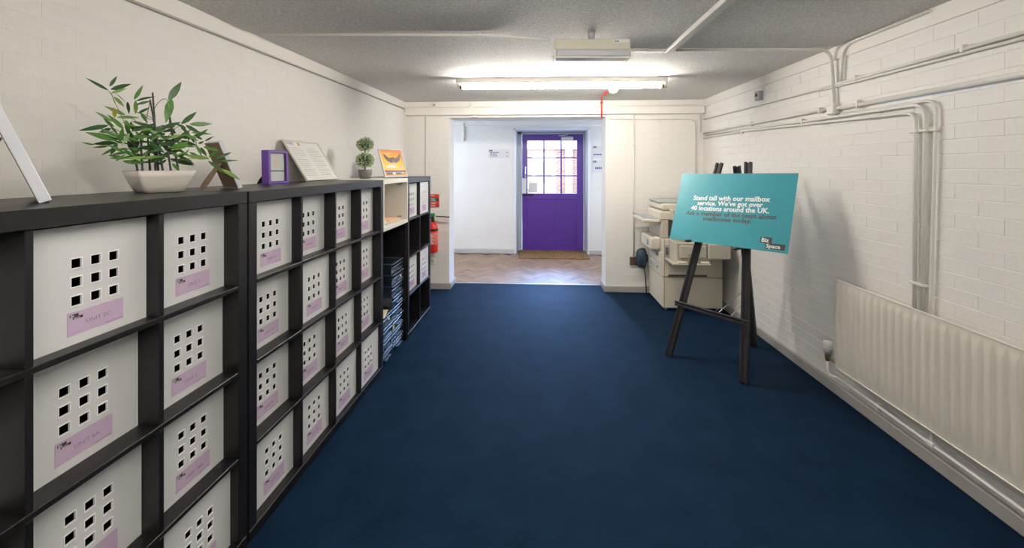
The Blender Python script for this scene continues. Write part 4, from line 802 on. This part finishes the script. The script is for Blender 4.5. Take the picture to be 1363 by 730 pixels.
# bypass side: everything facing the camera
t = MB(); cb(t, 1.47, 1.80, 4.47, Y0c + .01, .585, .80, .01); t.build('bypass_unit', m_cop2, cp)
t = MB(); cb(t, 1.79, 2.02, 4.45, Y0c + .01, .63, .79, .012); cb(t, 1.80, 2.03, 4.50, Y0c, .79, .88, .01); t.build('finisher_box', m_cop, cp)
MBk = cb(MB(), 1.50, 1.77, 4.455, 4.475, .64, .77, .006).build('bypass_cover', m_cop, cp); cb(MB(), 1.575, 1.69, 4.444, 4.458, .655, .70, .012).build('bypass_latch', m_cop2, MBk)
t = MB(); cb(t, 1.42, 1.80, 4.42, 4.74, .572, .588, .004); t.build('bypass_tray', m_cop2, cp)
t = MB(); cb(t, 1.475, 1.57, 4.43, 4.50, .588, .606, .006); cb(t, 1.71, 1.80, 4.43, 4.50, .588, .606, .006); t.build('paper_guide', m_cop, cp)
cb(MB(), 1.455, 1.88, Y0c - .012, Y0c + .002, .385, .515, .003).build('side_door', m_cop, cp); cb(MB(), 1.46, 1.875, Y0c - .016, Y0c - .010, .385, .405, .001).build('slot', m_copdark, cp)
pc = cb(MB(), 1.425, 1.462, Y0c - .012, Y0c + .002, .60, .73, .004).build('vent_panel', m_grey, cp)
t = MB()
for k in range(4): cb(t, 1.43, 1.457, Y0c - .016, Y0c - .010, .625 + k * .022, .637 + k * .022, .001)
t.build('vent_slot', m_copdark, pc)
cb(MB(), X0c + .012, X0c + .018, Y0c - .003, Y0c + .01, .03, .80, .001).build('panel_joint', mat('yellowed_joint', (.35, .26, .1), .6), cp)
# crumpled bag behind the copier's left side
bg_ = MB(); rr = random.Random(2); vs = []; n1, n2 = 16, 10
for i in range(n2 + 1):
    a = PI * i / n2
    for j in range(n1):
        b_ = 2 * PI * j / n1; r_ = .095 * (1 + .22 * math.sin(5 * b_ + 1.7 * i) * math.sin(a) + rr.uniform(-.08, .08)); vs.append((r_ * .75 * math.sin(a) * math.cos(b_), r_ * .7 * math.sin(a) * math.sin(b_), -r_ * 1.25 * math.cos(a)))
bg_.add(vs, [(i * n1 + j, i * n1 + (j + 1) % n1, (i + 1) * n1 + (j + 1) % n1, (i + 1) * n1 + j) for i in range(n2) for j in range(n1)], True)
o = thing('cable_bag', 'dark blue plastic bag bunched up behind the left side of the copier', 'bag', (1.315, 5.295, .46)); bg_.build('bag_body', m_bag, o)
MB().tube([(.03, .02, -.10), (.05, .0, -.25), (.06, .0, -.455)], .006, 6).build('bag_cord', m_black, o); MB().tube([(.01, .05, .08), (.02, .085, .10)], .005, 6).build('hook', m_metal, o)

# ------------------------------------------------------------------ radiator on the right wall
RX, RY0, RY1, RZ0, RZ1 = 2.000, 1.28, 2.925, .248, .836
ra = thing('radiator', 'cream ribbed steel panel radiator on the right wall', 'radiator', (RX + .05, (RY0 + RY1) / 2, 0)); ry = (RY0 + RY1) / 2; rx = RX + .05
t = MB(); hy = (RY1 - RY0) / 2; zs_ = [RZ0, RZ0 + .012, RZ0 + .03, RZ0 + .045, RZ0 + .07, .4, .55, .7, RZ1 - .065, RZ1 - .042, RZ1 - .028, RZ1 - .012, RZ1]
pitch = .0500; ny = int(2 * hy / pitch) * 8; vs = []
for z in zs_:
    for j in range(ny + 1):
        y = -hy + 2 * hy * j / ny; ph = (j % 8) / 8; rib = max(0, min(1, (.5 - abs(ph - .5)) * 5 - .35)); rib = rib * rib * (3 - 2 * rib)
        e = min(max((z - RZ0 - .025) / .035, 0), 1) * min(max((RZ1 - .022 - z) / .035, 0), 1); vs.append((-.05 - .010 * (rib * e) + .010, y, z))
n_ = ny + 1; t.add(vs, [(i * n_ + j, i * n_ + j + 1, (i + 1) * n_ + j + 1, (i + 1) * n_ + j) for i in range(len(zs_) - 1) for j in range(ny)], True)
t.build('front_panel', m_rad, ra)
t = MB(); t.bbox(-.036, -.030, -hy, hy, RZ0, RZ1, .002); t.build('panel_back', m_rad, ra)
t = MB(); t.bbox(-.042, -.028, -hy - .002, -hy + .008, RZ0, RZ1, .003); t.bbox(-.044, -.026, hy - .008, hy + .004, RZ0, RZ1, .003); t.bbox(-.044, -.028, -hy, hy, RZ1 - .004, RZ1 + .004, .003); t.bbox(-.044, -.028, -hy, hy, RZ0 - .004, RZ0 + .004, .003); t.build('edge_seam', m_rad, ra)
t = MB(); nf = int(2 * hy / .033)
for k in range(nf): y = -hy + .02 + k * .033; t.box(-.028, .030, y, y + .0012, RZ0 + .04, RZ1 - .03)
t.build('convector_fin', m_rad, ra)['kind'] = 'stuff'
for y in (-hy + .25, hy - .25): MB().bbox(.028, .0625, y - .02, y + .02, RZ0 + .06, RZ1 - .06, .002).build('wall_bracket', m_rad, ra)
v_ = MB(); v_.tube([(-.02, hy + .0, .27), (-.02, hy + .115, .27)], .010, 10); vv = v_.build('valve_tail', m_brass, ra)
va = thing('radiator_valve', 'grey and white thermostatic valve at the left end of the radiator', 'valve', (RX + .030, 3.035, 0))
MB().lathe([(.0, .243), (.012, .243), (.016, .262), (.017, .285), (.014, .292), (0, .292)], 12).build('valve_body', m_brass, va)
MB().lathe([(.014, .290), (.020, .292), (.024, .305), (.026, .335), (.0, .336)], 16).build('valve_collar', m_grey, va)
MB().lathe([(.025, .335), (.027, .340), (.027, .372), (.022, .380), (.0, .381)], 16).build('thermostatic_head', mat('valve_white', (.75, .75, .74), .35), va)
MB().tube([(0, 0, .243), (0, 0, .17), (.005, -.02, .155), (.028, -.06, .150)], .0085, 8).build('valve_pipe', m_pipe, va)
hp = thing('heating_pipe', 'white painted heating pipe running along the skirting under the radiator', 'pipe', (2.058, 2.2, 0))
MB().tube([(0, .79, .150), (0, .3, .150), (0, -.2, .143), (0, -1.0, .125), (0, -2.6, .12)], .0095, 10).build('pipe_run', m_pipe, hp)
MB().tube([(.0, .10, .145), (.0, .10, .20), (.04, .10, .22)], .0085, 8).build('pipe_riser', m_pipe, hp); MB().bbox(-.014, .014, .075, .125, .135, .165, .006).build('tee_fitting', m_pipe, hp)
for y in (.45, -.35, -.80): MB().bbox(-.004, .054, y - .008, y + .008, .12, .165, .003).build('pipe_clip', m_pipe, hp)

# ------------------------------------------------------------------ conduits on the right wall
def bendpath(pts, r=.05, n=5):
    pts = [Vector(p) for p in pts]; out = [pts[0]]
    for i in range(1, len(pts) - 1):
        a = (pts[i - 1] - pts[i]).normalized(); b = (pts[i + 1] - pts[i]).normalized(); p0 = pts[i] + a * r; p1 = pts[i] + b * r
        for k in range(n + 1): s_ = k / n; out.append(p0 * (1 - s_) ** 2 + pts[i] * 2 * s_ * (1 - s_) + p1 * s_ ** 2)
    out.append(pts[-1]); return out
def conduit(label, pts, r, clips=(), bend=.05, m=m_pipe, name='conduit', grp=None):
    o = Vector(pts[0]); n = thing(name, label, 'conduit', o, 0, grp); MB().tube([p - o for p in bendpath(pts, bend)], r, 10).build('conduit_tube', m, n)
    for c, ax in clips:
        c = Vector(c) - o
        if ax == 'y': MB().bbox(c.x - r - .005, c.x + r + .004, c.y - .008, c.y + .008, c.z - r - .012, c.z + r + .012, .003).build('saddle_clip', m, n)
        else: MB().bbox(c.x - r - .005, c.x + r + .004, c.y - r - .012, c.y + r + .012, c.z - .008, c.z + .008, .003).build('saddle_clip', m, n)
    return n
xw = XR - .016
conduit('uppermost pair cable, thin conduit along the right wall below the ledge', [(xw, 5.36, 2.190), (xw, 3.3, 2.172), (xw, .2, 2.178)], .009, [((xw, y, 2.177), 'y') for y in (2.866, 2.177)])
conduit('second thin conduit of the upper pair, just below its twin on the right wall', [(xw + .004, 3.25, 2.165), (xw + .004, 2.9, 2.158), (xw + .004, .2, 2.140)], .009)
conduit('conduit running along the right wall into the small junction box', [(xw, 5.36, 2.020), (xw, 3.11, 2.008)], .010, [((xw, y, 2.013), 'y') for y in (4.194, 3.212)])
conduit('thick conduit leaving the junction box towards the camera on the right wall', [(xw - .002, 3.03, 2.003), (xw - .002, .2, 1.985)], .015, [((xw, 2.841, 2.003), 'y')])
conduit('long conduit on the right wall bending down to the radiator, upper of two', [(xw, 5.36, 1.996), (xw, 3.3, 1.950), (xw, 2.375, 1.937), (xw, 2.40, .60)], .011, [((xw, 3.41, 1.951), 'y'), ((xw, 2.380, 1.791), 'z'), ((xw, 2.395, .952), 'z')], .09)
conduit('long conduit on the right wall bending down to the radiator, lower of two', [(xw, 5.36, 1.956), (xw, 4.35, 1.957), (xw, 2.435, 1.898), (xw, 2.445, .60)], .010, [((xw, 4.385, 1.957), 'y'), ((xw, 2.440, 1.791), 'z'), ((xw, 2.443, .952), 'z')], .07)
conduit('third conduit beside the radiator pair, bending down at the far right', [(xw, 3.0, 1.960), (xw, 2.315, 1.950), (xw, 2.345, 1.0), (xw, 2.36, .6)], .008, [((xw, 2.325, 1.791), 'z')], .07)
jb = thing('junction_box', 'small white conduit junction box on the right wall', 'junction box', (XR - .012, 3.07, 2.0)); MB().bbox(-.028, .011, -.042, .042, -.036, .036, .006).build('box_body', m_pipe, jb); MB().bbox(-.034, -.027, -.036, .036, -.030, .030, .004).build('box_lid', m_pipe, jb)
sb = thing('switch_box', 'small grey square box on the right wall near the far corner', 'switch box', (XR - .01, 4.06, 2.265)); MB().bbox(-.03, .009, -.04, .04, -.042, .042, .005).build('box_body', m_grey, sb); MB().lathe([(.014, -.01), (.014, .004), (0, .004)], 10).build('knob', m_copdark, sb)
sb.children[-1].rotation_euler = (0, -PI / 2, 0); sb.children[-1].location = (-.032, 0, .005)
# ceiling runs
zc_ = ZC - .012
conduit('white conduit crossing the ceiling from the left wall to the emergency light', [(-1.74, 2.540, zc_), (-.35, 2.64, zc_), (-.20, 2.655, zc_ - .003), (.085, 2.615, zc_ - .045)], .009, (), .06)
conduit('white conduit crossing the ceiling to the right wall and down to the junction box', [(.60, 3.045, zc_), (XR - .03, 3.085, zc_), (XR - .018, 3.060, 2.04)], .011, (), .09)
conduit('white conduit curving from the ceiling corner down the right wall', [(XR - .016, 2.35, zc_ - .004), (XR - .016, 2.98, zc_ - .004), (XR - .018, 3.0, 2.18)], .010, (), .09)
for k, (x, y) in enumerate(((-.62, 2.62), (-1.2, 2.58))): MB().bbox(-.01, .01, -.014, .014, -.022, 0, .003)
ct = thing('ceiling_trunking', 'slim white trunking with a dark shadow line running along the ceiling towards the camera', 'trunking', (.955, .6, ZC)); MB().bbox(-.026, .026, -2.0, 2.47, -.032, -.0005, .003).build('trunking_body', m_ledge, ct); MB().bbox(.027, .040, -2.0, 2.38, -.018, -.0005, .002).build('black_cable', m_void, ct)  # dark strip beside the trunking is its shadow line, built as a solid
cj = MB().bbox(-.035, .035, -.03, .03, -.010, -.0005, .003).build('ceiling_plate', m_skirt); cj.location = (.86, 3.10, ZC); tag(cj, 'flat white cover plate on the ceiling at the end of the slim trunking', 'cover plate')
conduit('white conduit from the emergency light to the slim trunking on the ceiling', [(.575, 2.80, ZC - .06), (.64, 3.02, zc_ - .006), (.80, 3.045, zc_)], .009, (), .04)

# emergency light
el = thing('emergency_light', 'cream emergency light with clear ribbed diffuser hanging from the ceiling', 'ceiling light', (.345, 2.62, ZC), math.radians(3.5))
MB().bbox(-.232, .232, -.035, .045, -.128, -.062, .006).build('light_housing', m_lightbody, el)
t = MB(); t.tube([(0, .01, -.0005), (0, .01, -.03), (0, .01, -.062)], [.024, .022, .020], 12); t.build('ceiling_mount', m_grey, el)
MB().bbox(-.226, .222, -.050, .050, -.178, -.129, .010).build('diffuser', m_clearp, el)
t = MB(); t.tube([(-.20, -.015, -.150), (.20, -.015, -.150)], .008, 8); t.tube([(-.20, .018, -.150), (.20, .018, -.150)], .008, 8); t.build('lamp_tube', mat('unlit_tube', (.8, .82, .85), .3), el)
t = MB(); t.bbox(-.236, .232, -.056, -.050, -.184, -.176, .002); t.bbox(-.236, -.228, -.056, .05, -.184, -.135, .002); t.bbox(.224, .232, -.056, .05, -.184, -.135, .002); t.build('diffuser_frame', m_wlam, el)
lb = MB().box(.13, .222, -.0365, -.035, -.085, -.066).build('rating_label', m_paper, el); MB().box(.135, .145, -.0372, -.0364, -.081, -.073).build('green_mark', mat('green_mark', (.03, .3, .12), .5), lb); MB().box(.148, .160, -.0372, -.0364, -.081, -.073).build('blue_mark', mat('blue_mark', (.03, .2, .5), .5), lb)
MB().bbox(-.25, -.228, -.02, .02, -.165, -.13, .004).build('end_clip', m_wlam, el)

# fluorescent battens
def batten(label, x, y, L, rz, s, far=False):
    n = thing('fluorescent_light', label, 'ceiling light', (x, y, ZC), rz, 'fluorescent tube lights')
    MB().bbox(-L / 2 - .03, L / 2 + .03, -.022, .022, -.055, -.0005, .005).build('batten_body', m_ledge, n)
    MB().tube([(-L / 2 + .03, 0, -.090), (L / 2 - .03, 0, -.090)], .018, 14).build('fluorescent_tube', tubem('tube_glow_%d' % (s * 10), s), n)
    for e in (-1, 1): MB().tube([(e * (L / 2 - .03), 0, -.088), (e * (L / 2 - .005), 0, -.088)], .0185, 12).build('tube_cap', m_brass, n); MB().bbox(e * (L / 2 + .01) - .014, e * (L / 2 + .01) + .014, -.018, .018, -.105, -.054, .004).build('lampholder', m_wlam, n)
    return n
batten('long lit fluorescent tube on the ceiling in front of the lobby opening', .235, 3.97, 1.93, .02, TUBE_FAR)
batten('lit fluorescent tube on the ceiling above the camera, out of the frame', .1, .7, 1.5, 0, TUBE_NEAR)  # assumed tube out of view, inferred from how the shadows fall
batten('lit fluorescent tube on the ceiling at the rear of the room, out of the frame', .1, -1.1, 1.5, 0, TUBE_BACK)  # another assumed tube out of view, lighting shelves and walls from behind
# smoke detector and its red conduit
sd = thing('smoke_detector', 'small white heat detector on the ceiling beside the red conduit', 'detector', (.845, 4.62, ZC)); MB().lathe([(.055, 0), (.055, -.014), (.045, -.022), (.040, -.040), (.0, -.041)], 18).build('detector_base', m_wlam, sd); MB().lathe([(.02, -.040), (.018, -.050), (0, -.050)], 12).build('sensor_cage', m_grey, sd)
rc = conduit('red fire alarm conduit from the ceiling detector down over the trunking', [(.80, 4.66, ZC - .014), (.775, 5.0, ZC - .014), (.825, 5.315, ZC - .03), (.825, 5.315, 2.21)], .010, [((.825, 5.315, 2.40), 'z')], .05, m_redpipe)
# back wall fittings
def plate(name, label, cat, p, w_, h_, m, d=.012):
    n = thing(name, label, cat, p); MB().bbox(-w_ / 2, w_ / 2, -d, 0.001, -h_ / 2, h_ / 2, .003).build('face_plate', m, n); return n
yb = YB - .018
conduit('thin vertical conduit on the left pier of the back wall', [(-1.428, yb, 2.26), (-1.428, yb, .45)], .007)
conduit('vertical conduit on the right pier dropping to the switch', [(1.236, yb, 2.26), (1.236, yb, .44)], .008, [((1.236, yb, 1.87), 'z'), ((1.236, yb, 1.02), 'z')])
conduit('thin conduit looping across the top of the right pier and down behind the copier', [(.93, yb, 2.205), (1.99, yb, 2.198), (2.01, yb, 1.25)], .007, (), .08)
conduit('short vertical conduit in the far right corner below the trunking', [(2.055, yb, 2.25), (2.055, yb, 2.03)], .008)
n = plate('wall_switch', 'dark metal switch plate low on the right pier of the back wall', 'switch', (1.238, YB - .002, .40), .10, .10, m_switch, .03); MB().bbox(-.025, -.008, -.036, -.029, -.012, .008, .002).build('rocker', m_red, n); MB().bbox(.008, .03, -.036, -.029, -.005, .02, .002).build('rocker', m_wlam, n)
n = plate('wall_socket', 'white wall socket below the fire extinguisher', 'socket', (-1.348, YB - .002, .365), .085, .085, m_wlam); MB().bbox(-.01, .01, -.016, -.011, -.01, .015, .001).build('socket_hole', m_grey, n)
n = plate('sensor_box', 'little white box on the ledge above the left pier', 'box', (-1.316, YB - .013, 2.40), .05, .035, m_wlam, .03)
MB().bbox(-.012, .012, -.04, -.028, -.012, .012, .002).build('lens', m_grey, n)
n = plate('door_magnet', 'small white bracket under the trunking above the lobby opening', 'bracket', (-.80, YB - .02, 2.238), .09, .016, m_wlam, .05); MB().tube([(0, -.02, 0), (0, -.02, .03)], .012, 8).build('bracket_stem', m_wlam, n)
# fire sign and extinguisher
n = thing('fire_sign', 'red and green fire extinguisher instruction sign above the extinguisher', 'sign', (-1.318, YB - .002, 1.152)); MB().box(-.058, .058, -.004, 0, -.085, .085).build('sign_plate', m_redsign, n); MB().box(-.050, .050, -.0055, -.0035, -.010, .042).build('green_band', m_greensign, n)
t = MB(); rr = random.Random(6)
for z in (.066, .030, .016, .002, -.026, -.040, -.060, -.072): t.box(-.046, .02 - rr.uniform(0, .03), -.0062, -.0052, z - .0025, z + .0025)
t.build('printed_lines', m_signwhite, n); MB().box(.026, .046, -.0062, -.0052, -.004, .034).build('pictogram', m_signbox, n); MB().box(.026, .046, -.0062, -.0052, -.074, -.052).build('pictogram', m_signbox, n)
fx = thing('fire_extinguisher', 'red fire extinguisher hung on the left pier of the back wall', 'extinguisher', (-1.325, YB - .085, 0))
MB().lathe([(.0, .498), (.060, .498), (.066, .506), (.067, .53), (.067, .80), (.062, .835), (.045, .870), (.026, .888), (.0, .890)], 24).build('cylinder', m_red, fx)
MB().lathe([(.0675, .60), (.0680, .602), (.0680, .755), (.0675, .757)], 24).build('label_band', mat('pale_red_print', (.62, .16, .12), .4), fx)
t = MB()
for k in range(9): t.bbox(-.035 + (k % 2) * .01, .03 - (k % 3) * .012, -.0705, -.066, .615 + k * .015, .621 + k * .015, .0005)
t.build('label_text', m_signwhite, fx); MB().lathe([(.0676, .775), (.0682, .776), (.0682, .805), (.0676, .806)], 24).build('black_band', m_void, fx)
MB().lathe([(.0, .885), (.022, .885), (.024, .93), (.014, .955), (.0, .956)], 14).build('valve_head', m_void, fx)
t = MB(); t.bbox(-.02, .16, -.012, .012, .955, .966, .003, Matrix.Translation((0, 0, 0)) @ Matrix.Rotation(.06, 4, 'Y')); t.bbox(-.02, .14, -.010, .010, .968, .978, .003, Matrix.Rotation(-.16, 4, 'Y')); t.build('lever', m_void, fx)
t = MB(); t.bbox(-.03, .03, -.02, .014, .955, 1.0, .01); t.build('safety_tag', mat('green_tag', (.03, .25, .10), .5), fx)
MB().bbox(-.025, .025, .055, .0865, .86, .90, .003).build('wall_bracket', m_metal, fx)
MB().tube([(-.02, 0, .94), (-.09, 0, .93), (-.10, 0, .80), (-.088, 0, .62)], .010, 8).build('hose', m_void, fx)

# lobby signs and conduits
def lsign(label, x, z, w_, h_, lines):
    n = thing('wall_sign', label, 'sign', (x, YL - .003, z), -PI / 2); MB().box(-.002, .004, 0, w_, -h_, 0).build('sign_panel', mat('pale_acrylic', (.66, .66, .67), .3), n)
    o = MB().box(.004, .005, .012, .075, -.045, -.012).build('logo_tag', mat('dark_grey_logo', (.14, .13, .16), .5), n); link('lettering', textmesh('Biz', .016, m_signwhite, 0), o, (.0055, .016, -.026)); link('lettering', textmesh('Space', .014, m_signwhite, 0), o, (.0055, .024, -.041))
    t = MB(); rr = random.Random(int(x * 50 + z * 9))
    for y0, y1, zz, hh in lines:
        y = y0
        while y < y1:
            ln = rr.uniform(.018, .05); t.box(.0042, .0050, y, min(y + ln, y1), -zz - hh, -zz); y += ln + .008
    t.build('printed_lines', m_purtext, n); return n
lsign('pale directory sign with purple lines on the lobby wall left of the purple door', -.875, 1.918, .395, .165, [(.03, .20, .055, .016), (.03, .16, .082, .014), (.03, .17, .118, .013), (.33, .36, .055, .014), (.33, .36, .118, .013)])
lsign('upper pale sign with a purple line on the lobby wall right of the purple door', 1.02, 1.98, .45, .235, [(.02, .40, .150, .022)])
lsign('lower pale sign with a bolder purple line, right of the purple door', 1.02, 1.715, .45, .225, [(.05, .42, .125, .036)])
yl = YL - .02
conduit('thin conduit running along the top of the lobby far wall', [(LX0 + .1, yl, 2.345), (LX1 - .1, yl, 2.345)], .007)
conduit('vertical trunking drop at the left of the lobby far wall', [(-1.335, yl - .002, 2.40), (-1.335, yl - .002, 2.07)], .018)

gc = thing('wall_cable', 'grey painted cable running the length of the left wall just under the ledge', 'cable', (0, 0, 0)); gc.location = (lwx(5.3) + .008, 5.3, 2.346)
MB().tube([(0, 0, 0), (lwx(-2.4) - lwx(5.3), -7.7, 0)], .0075, 8).build('cable', mat('grey_cable_paint', (.42, .40, .36), .6), gc)  # added grey tube drawn in place of the recessed groove's dark line
